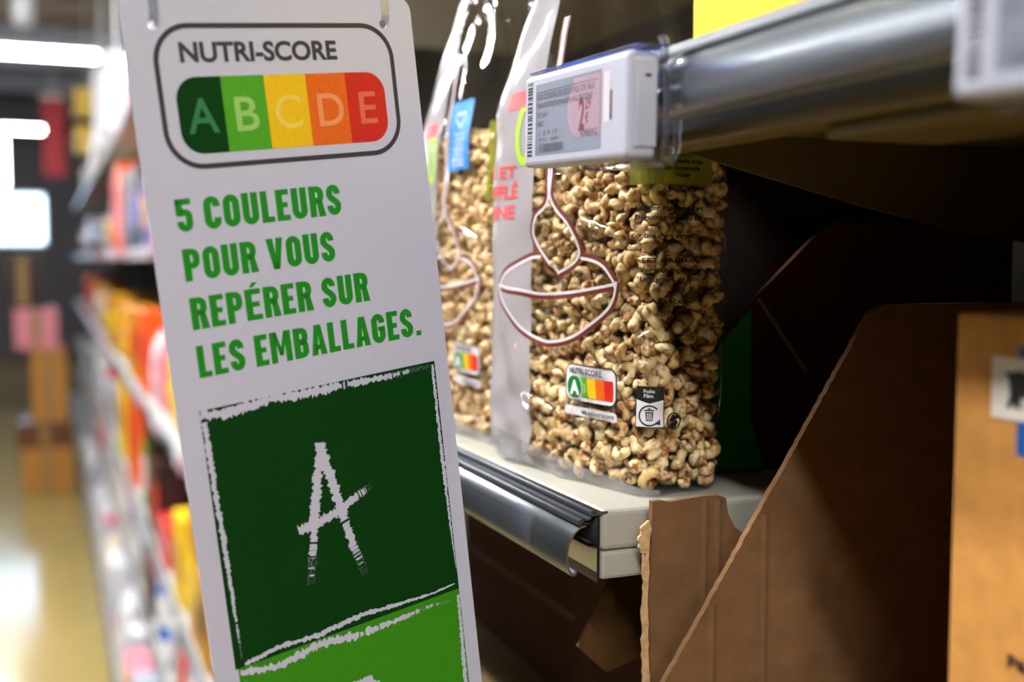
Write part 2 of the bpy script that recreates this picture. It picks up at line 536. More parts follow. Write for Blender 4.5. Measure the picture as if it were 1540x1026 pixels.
# ---------------------------------------------------------------- hanging sign
SO = Vector((.0335, .5584, CZ + .1176))
SU, SV = Vector((.9545, .2717, .1227)).normalized(), Vector((.1180, .0334, -.9924)).normalized()
SN = SU.cross(-SV)
Msign = Matrix(((SU.x, -SV.x, SN.x, SO.x), (SU.y, -SV.y, SN.y, SO.y), (SU.z, -SV.z, SN.z, SO.z), (0, 0, 0, 1)))
sign = thing('hanging_sign', 'tall white card sign with five colour score logo and green letter squares', 'sign', matrix=Msign)
W_, HT, HB = 158.5, 3.5, 520.0
HOLES = ((14.1, 11.2), (140.3, 10.6))
c = bpy.data.curves.new('board', 'CURVE')
c.dimensions = '2D'; c.fill_mode = 'BOTH'; c.extrude = .0006
def spl(pts):
    s = c.splines.new('POLY'); s.points.add(len(pts) - 1)
    for p, q in zip(s.points, pts): p.co = (q[0] / 1000, q[1] / 1000, 0, 1)
    s.use_cyclic_u = True
spl(rrect(-.6, W_, -HB, HT, 8))
for hx, hy in HOLES: spl(arc(hx, -hy, 2.3, 0, 345, 23))
tmp = bpy.data.objects.new('tmp', c); col.objects.link(tmp)
me = bpy.data.meshes.new_from_object(tmp.evaluated_get(bpy.context.evaluated_depsgraph_get()))
bpy.data.objects.remove(tmp)
me.materials.clear(); me.materials.append(M_sign)
board = bpy.data.objects.new('card_board', me); board.parent = sign; col.objects.link(board)

def sg(layer):
    z = .0006 + .00012 * layer
    return lambda x, y: (x / 1000, y / 1000, z)
F = Flat()
fr = rrect(13.4, 143.4, -77.6, -11.4, 17.5, 12)
F.strip(fr, 2.5, True)
F.build('logo_frame', M_dgrey, sign, sg(1))
F = Flat(); F.add(text_flat('NUTRI-SCORE', .034, 5), 25.2, -28.2, 85, 8.9)
F.build('logo_title', M_dgrey, sign, sg(1))
# colour bar, clipped to its rounded ends
bx = [20.7, 44.1, 67.1, 90.2, 113.2, 136.6]; y0b, y1b = -71.6, -35.3; rr = 11.0
bar = []
for i, (m, nm) in enumerate(((M_dark_green, 'dark'), (M_barB, 'b'), (M_yel, 'c'), (M_org, 'd'), (M_red, 'e'))):
    F = Flat()
    if i == 0: F.poly(arc(bx[0] + rr, y1b - rr, rr, 90, 180, 10) + arc(bx[0] + rr, y0b + rr, rr, 180, 270, 10) + [(bx[1], y0b), (bx[1], y1b)])
    elif i == 4: F.poly([(bx[4], y1b), (bx[4], y0b)] + arc(bx[5] - rr, y0b + rr, rr, 270, 360, 10) + arc(bx[5] - rr, y1b - rr, rr, 0, 90, 10))
    else: F.rect(bx[i], bx[i + 1], y0b, y1b)
    bar.append(F.build('colour_field', m, sign, sg(1)))
for i, (ch, x, w, m) in enumerate((('A', 24.8, 15.8, M_lA), ('B', 49.7, 12.4, M_lB), ('C', 71.0, 15.0, M_lC), ('D', 95.4, 15.0, M_lD), ('E', 120.0, 10.4, M_lE))):
    F = Flat(); F.add(text_flat(ch, .012, 6), x, -61.7, w, 16.2)
    F.build('score_letter', m, bar[i], sg(2))
for s, x0, x1, yb, h in (('5 COULEURS', 12.6, 102.2, 107.7, 15.7), ('POUR VOUS', 13.0, 95.3, 131.4, 15.6), ('REPÉRER SUR', 13.2, 112.8, 155.0, 15.6), ('LES EMBALLAGES.', 13.2, 143.3, 178.6, 15.8)):
    F = Flat(); F.add(cond_line(s), x0, -yb, x1 - x0, h)
    F.build('slogan_line', M_green, sign, sg(1))
# the two chalk-framed squares
F = Flat(); F.rect(10.6, 149.5, -328.0, -194.4)
sq1 = F.build('green_square', M_dark_green, sign, sg(1))
F = Flat(); F.rect(12.0, 149.5, -461.5, -328.0)
sq2 = F.build('green_square', M_lgreen, sign, sg(1))
def chalk_part(name, parent):
    """one print of several chalk strokes, each stroke a hair above the one before"""
    V, Fc = [], []
    for k, F_ in enumerate(CH):
        fn = sg(2 + .3 * k); n = len(V)
        V += [fn(x, y) for x, y in F_.v]; Fc += [[i + n for i in f] for f in F_.f]
    return obj(name, V, Fc, M_sign, parent)
def N_(l): return [(a, -b) for a, b in l]
CH = []
for a in (chalk(N_([(11.2, 196.4), (24, 198.6), (46, 195.9), (69, 197.0), (92, 197.0), (117, 197.6), (146, 196.6)]), [4.6, 4.4, 1.2], 1, .22),
          chalk(N_([(12.2, 200), (12.8, 229), (13.4, 253), (14.0, 274), (14.3, 301), (14.6, 323)]), [2.6, 2.6, .5], 2, .12),
          chalk(N_([(147.6, 196.5), (147.6, 231), (147.8, 262), (148.2, 294), (148.9, 316)]), [1.4, 2.2, .4], 3, .05),
          chalk(N_([(16, 326.6), (36, 324.2), (59, 325.6), (84, 323.0), (109, 324.4), (131, 325.3), (146.6, 324.3)]), [2.2, 2.6, .7], 4)):
    CH.append(a)
chalk_part('chalk_border', sq1)
CH = []
for a in (chalk(N_([(73.3, 224.3), (69.5, 240), (65.4, 257), (62.4, 273), (57.6, 297)]), [5.2, 5.0, 2.8], 5, .24, .7, .42),
          chalk(N_([(72.4, 224.3), (78.0, 250), (81.0, 266), (85, 284), (90.3, 301)]), [5.2, 5.2, 2.8], 6, .24, .7, .42),
          chalk(N_([(54.6, 267.4), (67, 265.6), (80.3, 262.5), (90, 258.0), (100, 254.5)]), [5.2, 4.8, 2.6], 8, .22, .7, .42)):
    CH.append(a)
chalk_part('chalk_letter', sq1)
CH = []
for a in (chalk(N_([(13.0, 330.2), (34, 334.2), (58, 330.6), (82, 333.4), (108, 333.2), (126, 331.8), (143, 333.4)]), [3.6, 4.2, .8], 9, .25),
          chalk(N_([(148.4, 331.5), (147.6, 358), (146.8, 385), (146.6, 455)]), [1.8, 2.8, 2.2], 10),
          chalk(N_([(14, 336), (14.6, 380), (15, 455)]), [2.6, 2.6, 1.5], 11),
          chalk(N_([(16, 458), (80, 457), (146, 458.5)]), [2.2, 3, 1.5], 12)):
    CH.append(a)
chalk_part('chalk_border', sq2)
CH = []
for a in (chalk(N_([(66, 362), (65, 395), (64, 428)]), [4.6, 4.8, 3], 13), chalk(N_([(64, 361), (84, 360), (94, 372), (86, 388), (68, 392)]), [4.4, 4.6, 3], 14), chalk(N_([(68, 392), (92, 396), (97, 412), (84, 426), (62, 428)]), [4, 4.6, 3], 15)):
    CH.append(a)
chalk_part('chalk_letter', sq2)

# clear plastic hanger that holds the sign
hang = thing('sign_hanger', 'clear plastic hanger with two hooks holding the white sign', 'hanger', matrix=Msign)
def sweep(name, pts, w, th, m, parent):
    """flat strap (width w along local x) following a (y, z) path at x"""
    bm = bmesh.new(); rings = []
    L, R_ = offset_path([(p[1], p[2]) for p in pts], th)
    for p, l, r in zip(pts, L, R_):
        rings.append([bm.verts.new((p[0] - w / 2, *l)), bm.verts.new((p[0] + w / 2, *l)), bm.verts.new((p[0] + w / 2, *r)), bm.verts.new((p[0] - w / 2, *r))])
    for a, b in zip(rings, rings[1:]):
        for i in range(4): bm.faces.new([a[i], a[(i + 1) % 4], b[(i + 1) % 4], b[i]])
    bm.faces.new(rings[0]); bm.faces.new(rings[-1][::-1])
    bmesh.ops.bevel(bm, geom=[e for e in bm.edges if e.calc_face_angle(0) > .6], offset=.0003, segments=1, affect='EDGES')
    return obj_bm(name, bm, m, parent)
for hx, hy in HOLES:
    x = hx / 1000
    p = [(x, .060, .0045), (x, .0, .0042), (x, -.0065, .0036)] + [(x, -.0080 - .0022 * math.sin(math.radians(t)), -.0002 + .0034 * math.cos(math.radians(t))) for t in range(0, 200, 22)] + [(x, -.002, -.0040)]
    sweep('hook_strap', p, .0040, .0013, M_clear, hang)
bm = bmesh.new(); bm_box(bm, -.002, .315, .056, .068, .003, .006, .0008); obj_bm('hanger_bar', bm, M_clear, hang)
bm = bmesh.new(); bm_box(bm, .295, .315, .056, .140, .0065, .0085, .0006); obj_bm('hanger_arm', bm, M_clear, hang)

# ---------------------------------------------------------------- electronic shelf labels
def esl(name, label, yc, zc, xf=.250, first=True):
    rt, upv = Vector((0, -.99935, -.036)), Vector((0, -.036, .99935))
    out = rt.cross(upv)
    mtx = Matrix(((rt.x, upv.x, out.x, xf), (rt.y, upv.y, out.y, yc), (rt.z, upv.z, out.z, CZ + zc), (0, 0, 0, 1)))
    t = thing(name, label, 'price label', matrix=mtx, group='electronic shelf labels on the upper rail')
    bm = bmesh.new(); bm_box(bm, -.062, .062, -.0250, .0250, -.0155, 0, .0030, 3)
    case = obj_bm('case', bm, M_esl, t)
    bm = bmesh.new(); bm_box(bm, .0470, .0632, -.0200, .0215, -.0150, -.0030, .0014, 2)
    cap = obj_bm('battery_cover', bm, M_esl, t)
    def fl(d): return lambda x, y: (x / 1000, y / 1000, d / 1000)
    F = Flat(); F.poly(rrect(-45.5, 34.5, -19.0, 19.0, .6, 3)); scr = F.build('screen', M_screen, t, fl(.12))
    # barcode down the far edge
    F = Flat(); y = 21.0; r = random.Random(3)
    while y > -20:
        h = r.choice((.35, .35, .7, 1.0, 1.3)); F.rect(-56.5, -50.0, y - h, y); y -= h + r.choice((.35, .4, .7, 1.1))
    F.build('edge_barcode', M_blackink, t, fl(.12))
    F = Flat(); F.poly([(33.5, -12), (33.5, 17.5), (2, 17.5)] + arc(10, 2.5, 14.5, 120, 270, 12))  # pinkish reflection on the screen, painted as a flat field
    F.build('painted_reflection', M_pink, scr, fl(.20))
    F = Flat()
    for s, x, yb, w, h in (('500 CEREALES SOUFFLE DE BLE', -43, 10.6, 70, 3.0), ('500-ONTBIJTGRANEN ALLERGENE', -43, 6.2, 68, 2.8), ('ECHAP', -42, 1.2, 13, 2.6), ('BIC', -42, -3.4, 8, 2.6), ('1 2 3 17', -40, -8.3, 24, 2.2), ('9713   2001', -41, -11.6, 26, 1.6), ('4,98€/KG', 12, -12.0, 19, 3.2)):
        F.add(text_flat(s, .012), x, yb, w, h)
    F.rect(-43.5, 30, 14.6, 15.0); F.rect(-44.0, -43.7, -18, 14.6)
    x = -41.0
    while x < -9: w = r.choice((.3, .3, .6, .9)); F.rect(x, x + w, -17.6, -13.0); x += w + r.choice((.3, .5, .8))
    F.build('screen_text', M_ink, scr, fl(.28))
    F = Flat(); F.add(text_flat('2', .03, 5), 9.5, -8.6, 6.6, 15.5); F.add(text_flat('29', .02), 17.0, 1.4, 6.0, 5.4); F.add(text_flat('€', .02), 17.2, -5.4, 3.4, 4.6)
    F.build('screen_price', M_price, scr, fl(.28))
    F = Flat(); F.rect(43.5, 45.6, -6.0, 8.0); F.build('slot', M_blackink, t, fl(.12))
    F = Flat(); F.rect(37.0, 43.0, -6.5, 17); F.build('front_sticker', mat('pale_pink_sticker', 'd9c3c6', .4), t, fl(.12))
    bm = bmesh.new(); bm_box(bm, .0630, .0634, .0125, .0140, -.0110, -.0080); obj_bm('side_notch', bm, M_blackink, t)
    # clear clip that hooks the label on the rail
    cl = []
    bm = bmesh.new(); bm_box(bm, -.060, .0665, .0262, .0272, -.0190, -.0020, .0004); obj_bm('clip_top', bm, M_clearblue, t)
    bm = bmesh.new(); bm_box(bm, -.060, .0665, -.0280, .0262, -.0180, -.0168, .0004); obj_bm('clip_back', bm, M_clear, t)
    bm = bmesh.new(); bm_box(bm, .030, .0665, -.0290, -.0280, -.0180, -.0020, .0004); obj_bm('clip_foot', bm, M_clear, t)
    # clear sleeve of the clip that wraps the rail at the label's near end
    zr = CZ + .066
    w_ = shell_y('clip_sleeve', [(.2835, zr + .0365), (.2796, zr + .0300)] + arc(.2802, zr + .0112, .0136, 98, 212, 14, .0188), .0008, yc - .0800, yc - .0560, M_clear, None)
    w_.parent = t; w_.matrix_parent_inverse = mtx.inverted()
    w_ = shell_y('clip_hook', [(.2640, zr + .0360), (.2660, zr + .0345), (.2664, zr - .0180), (.2700, zr - .0215), (.2728, zr - .0160), (.2732, zr - .0020)], .0009, yc - .0700, yc - .0640, M_clear, None)
    w_.parent = t; w_.matrix_parent_inverse = mtx.inverted()
    return t
esl('shelf_price_label', 'white electronic price label with barcode and price at the end of the upper rail', .534, .0735)
esl('shelf_price_label', 'out of focus electronic price label cut off by the top right corner', .206, .0695, .250)

# ---------------------------------------------------------------- bags of puffed wheat
BA, BB, BN, BHF, BH = .097, .036, 5.0, .245, .40
_t = np.linspace(0, 2 * math.pi, 2001)
_c, _s = np.cos(_t - math.pi / 2), np.sin(_t - math.pi / 2)
_q1 = BA * np.sign(_c) * np.abs(_c) ** (2 / BN); _q2 = BB * np.sign(_s) * np.abs(_s) ** (2 / BN)
_L = np.concatenate([[0], np.cumsum(np.hypot(np.diff(_q1), np.diff(_q2)))])
BPER = float(_L[-1])
def bag_k(h):
    r = .93 + .07 * math.sqrt(max(0, 1 - ((.022 - h) / .022) ** 2)) if h < .022 else 1
    if h <= BHF:
        ka = 1 - .03 * (h / BHF); kb = 1 + .07 * math.sin(math.pi * min(1, h / BHF))
    else:
        t = (h - BHF) / (BH - BHF); ka = .97 - .60 * t ** 1.15; kb = max(.04, (1 - t) ** .85)
    return ka * r, kb * r
def bag_wrinkle(s, h):
    e = min(1, max(0, (h - .20) / .08))
    w = .0006 * math.sin(s * 95 + h * 40) + .0005 * math.sin(s * 61 - h * 120 + 1.3)
    w += e * (.0012 * math.sin(s * 52 + h * 25 + .6) + .0005 * math.sin(s * 130 - h * 45))
    b = max(0, 1 - h / .07)
    return w + b * (.0012 * math.sin(s * 150 + h * 160) + .0010 * math.sin(s * 90 - h * 210 + .4))
def bag_pt(s, h, off=0.):
    """film surface in bag space: s = way round from the front centre, h = height, off = outward offset"""
    s = s % BPER
    q1 = np.interp(s, _L, _q1); q2 = np.interp(s, _L, _q2)
    a, b = (s + .001) % BPER, (s - .001) % BPER
    qa = np.interp(a, _L, _q1) - np.interp(b, _L, _q1); qb = np.interp(a, _L, _q2) - np.interp(b, _L, _q2)
    l = math.hypot(qa, qb); n1, n2 = qb / l, -qa / l
    ka, kb = bag_k(h); o = off + bag_wrinkle(s, h)
    return (float(q1 * ka + n1 * o + .006 * h / .25), float(q2 * kb + n2 * o), h)

# puffed-wheat kernels: curled, creased and bean-shaped ones
def puff_mesh(kind, seed):
    r = np.random.default_rng(seed)
    n, k = 11, 8
    V, A = [], []
    span = {0: 300, 1: 235, 2: 120, 3: 60}[kind] + r.uniform(-25, 25)
    R0 = {0: 2.9, 1: 3.0, 2: 4.0, 3: 6.0}[kind] * r.uniform(.9, 1.1)
    rad = {0: 1.75, 1: 2.0, 2: 2.6, 3: 3.0}[kind] * r.uniform(.92, 1.1)
    ph = r.uniform(0, 6.28, 6)
    for i in range(n):
        f = i / (n - 1); a = math.radians(-span / 2 + span * f)
        tp = math.sqrt(max(.10, 1 - abs(2 * f - 1) ** 3.0)) * (1 + .16 * math.sin(6 * f * 2 + ph[0]))
        cx, cy, cz = R0 * math.cos(a), R0 * math.sin(a), .9 * math.sin(2 * a + ph[1])
        for j in range(k):
            b = 2 * math.pi * j / k
            q = rad * tp * (1 + .13 * math.sin(2 * b + ph[2] + 3 * f) + .10 * math.sin(3 * b + ph[3] - 5 * f) + r.uniform(-.09, .09))
            if kind >= 2 and j == 4: q *= .62                      # the crease
            V.append((cx + q * math.cos(b) * math.cos(a), cy + q * math.cos(b) * math.sin(a), cz + q * math.sin(b) * 1.12))
            A.append(max(0, -math.cos(b)) * (.9 if kind < 2 else .5) + r.uniform(-.1, .25) + (.35 if f < .1 or f > .9 else 0))
    Fc = []
    for i in range(n - 1):
        for j in range(k):
            Fc.append((i * k + j, i * k + (j + 1) % k, (i + 1) * k + (j + 1) % k, (i + 1) * k + j))
    Fc.append(tuple(range(k))[::-1]); Fc.append(tuple(range((n - 1) * k, n * k)))
    Fc = [f[::-1] for f in Fc]
    V = np.array(V) * .001 * 1.58
    V -= V.mean(0)
    return V, Fc, np.clip(np.array(A), 0, 1)

def wheat_mat():
    m = bpy.data.materials.new('puffed_wheat'); m.use_nodes = True
    nt = m.node_tree; p = nt.nodes['Principled BSDF']; N = nt.nodes.new
    tc = N('ShaderNodeTexCoord'); oi = N('ShaderNodeObjectInfo')
    ad = N('ShaderNodeVectorMath'); ad.operation = 'ADD'
    nt.links.new(tc.outputs['Object'], ad.inputs[0]); nt.links.new(oi.outputs['Random'], ad.inputs[1])
    n1 = N('ShaderNodeTexNoise'); n1.inputs['Scale'].default_value = 240; n1.inputs['Detail'].default_value = 3
    n2 = N('ShaderNodeTexNoise'); n2.inputs['Scale'].default_value = 90; n2.inputs['Detail'].default_value = 1
    for n in (n1, n2): nt.links.new(ad.outputs[0], n.inputs['Vector'])
    at = N('ShaderNodeAttribute'); at.attribute_name = 'toast'
    # spots = noise + toasted inner side
    s1 = N('ShaderNodeMath'); s1.operation = 'MULTIPLY_ADD'; s1.inputs[1].default_value = .16
    nt.links.new(at.outputs['Fac'], s1.inputs[0]); nt.links.new(n1.outputs[0], s1.inputs[2])
    r1 = N('ShaderNodeValToRGB')
    for e, pos, c in zip(r1.color_ramp.elements, (.52, .70), ('fbe8ba', 'a9652f')):
        e.position = pos; e.color = (*lin(c), 1)
    nt.links.new(s1.outputs[0], r1.inputs[0])
    r2 = N('ShaderNodeValToRGB')
    for e, pos, c in zip(r2.color_ramp.elements, (.35, .65), ('e6c48e', 'fff8ee')):
        e.position = pos; e.color = (*lin(c), 1)
    nt.links.new(n2.outputs[0], r2.inputs[0])
    mx = N('ShaderNodeMix'); mx.data_type = 'RGBA'; mx.blend_type = 'MULTIPLY'; mx.inputs[0].default_value = .8
    nt.links.new(r1.outputs[0], mx.inputs[6]); nt.links.new(r2.outputs[0], mx.inputs[7])
    nt.links.new(mx.outputs[2], p.inputs['Base Color'])
    p.inputs['Roughness'].default_value = .55
    b = N('ShaderNodeBump'); b.inputs['Strength'].default_value = .35; b.inputs['Distance'].default_value = .0006
    nt.links.new(n1.outputs[0], b.inputs['Height']); nt.links.new(b.outputs[0], p.inputs['Normal'])
    return m
M_wheat = wheat_mat()
KINDS = [0, 0, 1, 1, 1, 2, 2, 2, 3, 3]
PUFFS = [puff_mesh(k, 40 + i) for i, k in enumerate(KINDS)]
PUFF_ME = []
for V, Fc, A in PUFFS:
    me = bpy.data.meshes.new('puffed_wheat'); me.from_pydata([tuple(v) for v in V], [], Fc); me.materials.append(M_wheat)
    me.attributes.new('toast', 'FLOAT', 'POINT').data.foreach_set('value', A.astype(np.float32))
    me.polygons.foreach_set('use_smooth', [True] * len(me.polygons)); PUFF_ME.append(me)

def rand_rot(r):
    q = r.normal(size=4); q /= np.linalg.norm(q); w, x, y, z = q
    return np.array([[1 - 2 * (y * y + z * z), 2 * (x * y - z * w), 2 * (x * z + y * w)], [2 * (x * y + z * w), 1 - 2 * (x * x + z * z), 2 * (y * z - x * w)], [2 * (x * z - y * w), 2 * (y * z + x * w), 1 - 2 * (x * x + y * y)]])

def lay_rot(r, n, tilt):
    """rotation that lays a kernel's curl roughly flat against the film with normal n"""
    n = n + r.normal(size=3) * tilt; n /= np.linalg.norm(n)
    a = r.normal(size=3); x = a - n * (a @ n); x /= np.linalg.norm(x)
    return np.stack([x, np.cross(n, x), n], 1)

def puff_spots(seed):
    """dart-throwing over the film's inside: an outer and an inner layer, then the heap on top"""
    r = np.random.default_rng(seed); out = []
    for off, sp, hmin in ((-.0074, .0116, .0075), (-.0128, .0108, .009), (-.0195, .0125, .012)):
        pts = []; cell = {}
        for _ in range(26000):
            s = r.uniform(0, BPER); h = r.uniform(hmin, BHF - .008 + .006 * math.sin(s * 60))
            i, j = int(s / sp), int(h / sp); ok = True
            for a in (-1, 0, 1):
                for b in (-1, 0, 1):
                    for (s2, h2) in cell.get((i + a, j + b), ()):
                        if (s - s2) ** 2 + (h - h2) ** 2 < sp * sp * .72: ok = False; break
                    if not ok: break
                if not ok: break
            if ok: cell.setdefault((i, j), []).append((s, h)); pts.append((s, h))
        for s, h in pts: 
            P = np.array(bag_pt(s, h, off)); n_ = np.array(bag_pt(s, h, off + .01)) - P
            out.append((s, h, P, off, n_ / np.linalg.norm(n_)))
    for _ in range(170):                                            # top of the heap
        a, b = r.uniform(-.88, .88) * BA, r.uniform(-.85, .85) * BB
        out.append((0, 0, np.array((a, b, BHF - .014 + r.uniform(-.004, .008))), -1, np.array((0, 0, 1.))))
    return out

def joined_puffs(name, spots, seed, parent):
    r = np.random.default_rng(seed)
    VV, FF, AA = [], [], []; base = 0
    for (s, h, P, off, n_) in spots:
        k = r.integers(len(PUFFS)); V, Fc, A = PUFFS[k]
        VV.append(V @ (lay_rot(r, n_, .45) if off > -.01 else rand_rot(r)).T * r.uniform(.88, 1.12) + P); AA.append(A)
        FF += [tuple(i + base for i in f) for f in Fc]; base += len(V)
    me = bpy.data.meshes.new(name)
    me.from_pydata(np.concatenate(VV).tolist(), [], FF); me.materials.append(M_wheat)
    me.attributes.new('toast', 'FLOAT', 'POINT').data.foreach_set('value', np.concatenate(AA).astype(np.float32))
    me.polygons.foreach_set('use_smooth', [True] * len(me.polygons))
    o = bpy.data.objects.new(name, me); o.parent = parent; col.objects.link(o)
    return o

def bag_film(parent):
    ns, nh = 150, 90
    V, Fc = [], []
    for j in range(nh + 1):
        h = BH * j / nh
        for i in range(ns): V.append(bag_pt(BPER * i / ns, h))
    for j in range(nh):
        for i in range(ns): Fc.append((j * ns + i, j * ns + (i + 1) % ns, (j + 1) * ns + (i + 1) % ns, (j + 1) * ns + i))
    Fc.append(tuple(range(ns))[::-1])
    f = obj('film', V, Fc, M_film, parent, True)
    # flat top seal
    ka, _ = bag_k(BH)
    bm = bmesh.new(); bm_box(bm, -BA * ka + .01, BA * ka + .01, -.0012, .0012, BH - .002, BH + .018, .0004)
    obj_bm('top_seal', bm, M_film, parent)
    return f

def bag(name, label, loc, ang, seed):
    t = thing(name, label, 'cereal bag', loc, math.radians(ang - 90), 'bags of puffed wheat on the shelf')
    film = bag_film(t)
    def on(off): return lambda x, y: bag_pt(x / 1000, y / 1000, off / 1000)
    # milky white band with red lettering and lime oval on the far part of the front
    F = Flat(); F.grid(-104, -26, 4, 396, 20, 80)
    band = F.build('white_band', M_milk, t, on(.35))
    band.data.polygons.foreach_set('use_smooth', [True] * len(band.data.polygons))
    F = Flat()
    for s, x, y, w, h in (('BLÉ ET', -112, 199, 62, 8), ('SOUFFLÉ', -124, 185, 77, 9), ('FARINE', -118, 171, 69, 9)): F.add(text_flat(s, .03), x, y, w, h)
    F.build('red_lettering', M_predtext, band, on(.75))
    F = Flat(); F.strip(arc(-40, 227, 8, 0, 351, 39, 18), 5.5, True)
    F.build('lime_oval', M_lime, band, on(.75))
    F = Flat(); F.grid(-66, -34, 245, 257, 6, 2); F.build('red_tag', M_predtext, band, on(.75))
    # frosted fold along the bottom
    F = Flat()
    n = 26
    top = [(-100 + 200 * i / n, 25 - 21 * i / n) for i in range(n + 1)]
    for j in range(4):
        for i in range(n):
            a, b = top[i], top[i + 1]
            F.poly([(a[0], a[1] * j / 4 + .4), (b[0], b[1] * j / 4 + .4), (b[0], b[1] * (j + 1) / 4 + .4), (a[0], a[1] * (j + 1) / 4 + .4)])
    F.build('bottom_fold', M_frost, t, on(.45))
    # bowl and spoon outline: maroon line with white line beside it
    def smooth(p, n=6):
        out = []
        for i in range(len(p) - 1):
            p0, p1, p2, p3 = p[max(0, i - 1)], p[i], p[i + 1], p[min(len(p) - 1, i + 2)]
            for k in range(n):
                t_ = k / n; t2, t3 = t_ * t_, t_ ** 3
                out.append(tuple(.5 * (2 * p1[c] + (p2[c] - p0[c]) * t_ + (2 * p0[c] - 5 * p1[c] + 4 * p2[c] - p3[c]) * t2 + (3 * p1[c] - p0[c] - 3 * p2[c] + p3[c]) * t3) for c in (0, 1)))
        return out + [p[-1]]
    rim_l = [(-70, 124), (-66, 131), (-55, 138), (-30, 145.5), (-13, 147)]
    rim_r = [(32, 146), (46, 144), (57, 140), (66, 132), (69, 125)]
    rim_b = [(-70, 123), (-55, 121), (-39, 120), (-12, 118), (29, 120.5), (68, 126)]
    bowl = [(-70, 122), (-66, 115), (-57, 107), (-40, 95), (-19, 88.5), (1, 87), (28, 93), (55, 106.5), (66, 117), (70, 129)]
    spl_ = [(-10, 300), (-9.5, 204), (-9, 182), (-22, 173), (-27, 162), (-22, 153), (-12, 145), (6, 132)]
    spr = [(-2.5, 300), (-2, 204), (-1, 182), (18, 168), (28, 157), (32.5, 148), (30, 142), (22, 137), (6, 132)]
    wb, ww = 3.0, 1.7
    FB, FW = Flat(), Flat()
    for p, d in ((rim_l, -1), (rim_r, -1), (rim_b, 1), (bowl, 1), (spl_, 1), (spr, -1)):
        q = smooth(p)
        FB.strip(q, 3.4 if p in (spl_, spr) else 3.0)
        L, R_ = offset_path(q, 4.4)
        FW.strip(L if d > 0 else R_, 1.9)
    FB.build('bowl_and_spoon_outline', M_pbrown, t, on(.5))
    FW.build('outline_highlight', M_pwhite, t, on(.62))
    # small score logo
    F = Flat(); F.poly(rrect(16.5, 69.5, 52.8, 76.5, 6, 6)); plate = F.build('score_logo_edge', M_dgrey, t, on(.6))
    F = Flat(); F.poly(rrect(17.5, 68.5, 53.4, 75.9, 5.5, 6)); F.build('score_logo_plate', M_pwhite, plate, on(.75))
    F = Flat(); F.add(text_flat('NUTRI-SCORE', .03), 21, 70.6, 36, 3.6); F.build('score_logo_title', M_dgrey, plate, on(.95))
    xs = [33, 41.5, 50, 58.5, 67]
    for i, m in enumerate((M_barB, M_yel, M_org, M_red)):
        F = Flat(); x1 = xs[i + 1] - (0 if i < 3 else .6)
        F.grid(xs[i], x1, 56.2, 68.6, 3, 2); F.build('score_field', m, plate, on(.95))
    F = Flat(); F.poly(rrect(19.0, 36.0, 54.2, 70.0, 6.5, 6)); F.build('score_field', M_pwhite, plate, on(1.05))
    F = Flat(); F.poly(rrect(20.0, 35.0, 55.0, 69.2, 6.0, 6)); F.build('score_field', mat('logo_green', '0b7a35', .4), plate, on(1.15))
    F = Flat(); F.add(text_flat('A', .05, 4), 22.5, 57.6, 10.5, 8.2); F.build('score_letter', mat('logo_white', 'f2f2f2', .4), plate, on(1.3))
    F = Flat(); F.add(text_flat('B', .02), 37.4, 59.5, 3, 5.5); F.build('score_letter', M_lB, plate, on(1.1))
    F = Flat(); F.poly(rrect(15.5, 69.5, 43.6, 49.4, 2.6, 5)); u_ = F.build('web_address_plate', M_pwhite, t, on(.7))
    F = Flat(); F.add(text_flat('www.health.be/nutriscore', .02), 18, 45.3, 49, 2.8); F.build('web_address', M_dgrey, u_, on(.95))
    # sorting label: bin in a circle of arrows
    F = Flat(); F.grid(84, 101.2, 42.5, 67.5, 10, 12); bl = F.build('sorting_label', M_blackink, t, on(.6))
    F = Flat()
    for i in range(8):
        xa, xb = 84.6 + 2 * i, 86.6 + 2 * i; ya, yb_ = (57.2 + 2.2 * abs(x_ - 92.6) / 8 for x_ in (xa, xb))
        for j in range(6): F.poly([(xa, 43.2 + (ya - 43.2) * j / 6), (xb, 43.2 + (yb_ - 43.2) * j / 6), (xb, 43.2 + (yb_ - 43.2) * (j + 1) / 6), (xa, 43.2 + (ya - 43.2) * (j + 1) / 6)])
    F.build('label_field', M_pwhite, bl, on(.85))
    F = Flat(); F.add(text_flat('Folie', .02), 89, 63.6, 6.8, 2.0); F.add(text_flat('Film', .02), 89.2, 60.8, 5.6, 2.0); F.build('label_lettering', M_pwhite, bl, on(1.0))
    F = Flat(); F.strip(arc(92.6, 50.0, 5.9, 40, 320, 20, 5.9), .95); F.poly([(95.6, 45.0), (98.8, 44.4), (98.6, 48.0)])
    F.poly([(90.3, 52.2), (94.9, 52.2), (94.4, 46.8), (90.8, 46.8)]); F.rect(89.7, 95.5, 52.7, 53.5); F.rect(91.7, 93.5, 53.7, 54.4); F.build('bin_symbol', M_blackink, bl, on(1.15))
    F = Flat()
    for x in (91.4, 92.4, 93.4): F.rect(x, x + .45, 47.4, 51.6)
    F.build('bin_ribs', M_pwhite, bl, on(1.4))
    # round recycling mark, green label, small print
    F = Flat(); F.strip(arc(107.5, 46.5, 4.3, 0, 350, 24, 4.8), .8, True); F.poly([(104.6, 47), (106.5, 50.4), (110.6, 49), (109, 47.2), (107.2, 47.6), (107, 45.6)]); F.poly([(110.4, 46), (108.5, 42.6), (104.4, 44), (106, 45.8), (107.8, 45.4), (108, 47.4)])
    F.build('recycling_mark', M_blackink, t, on(.6))
    F = Flat(); F.grid(77.5, 132, 187, 247, 14, 12); gl = F.build('green_label', M_plabel, t, on(.45))
    F = Flat()
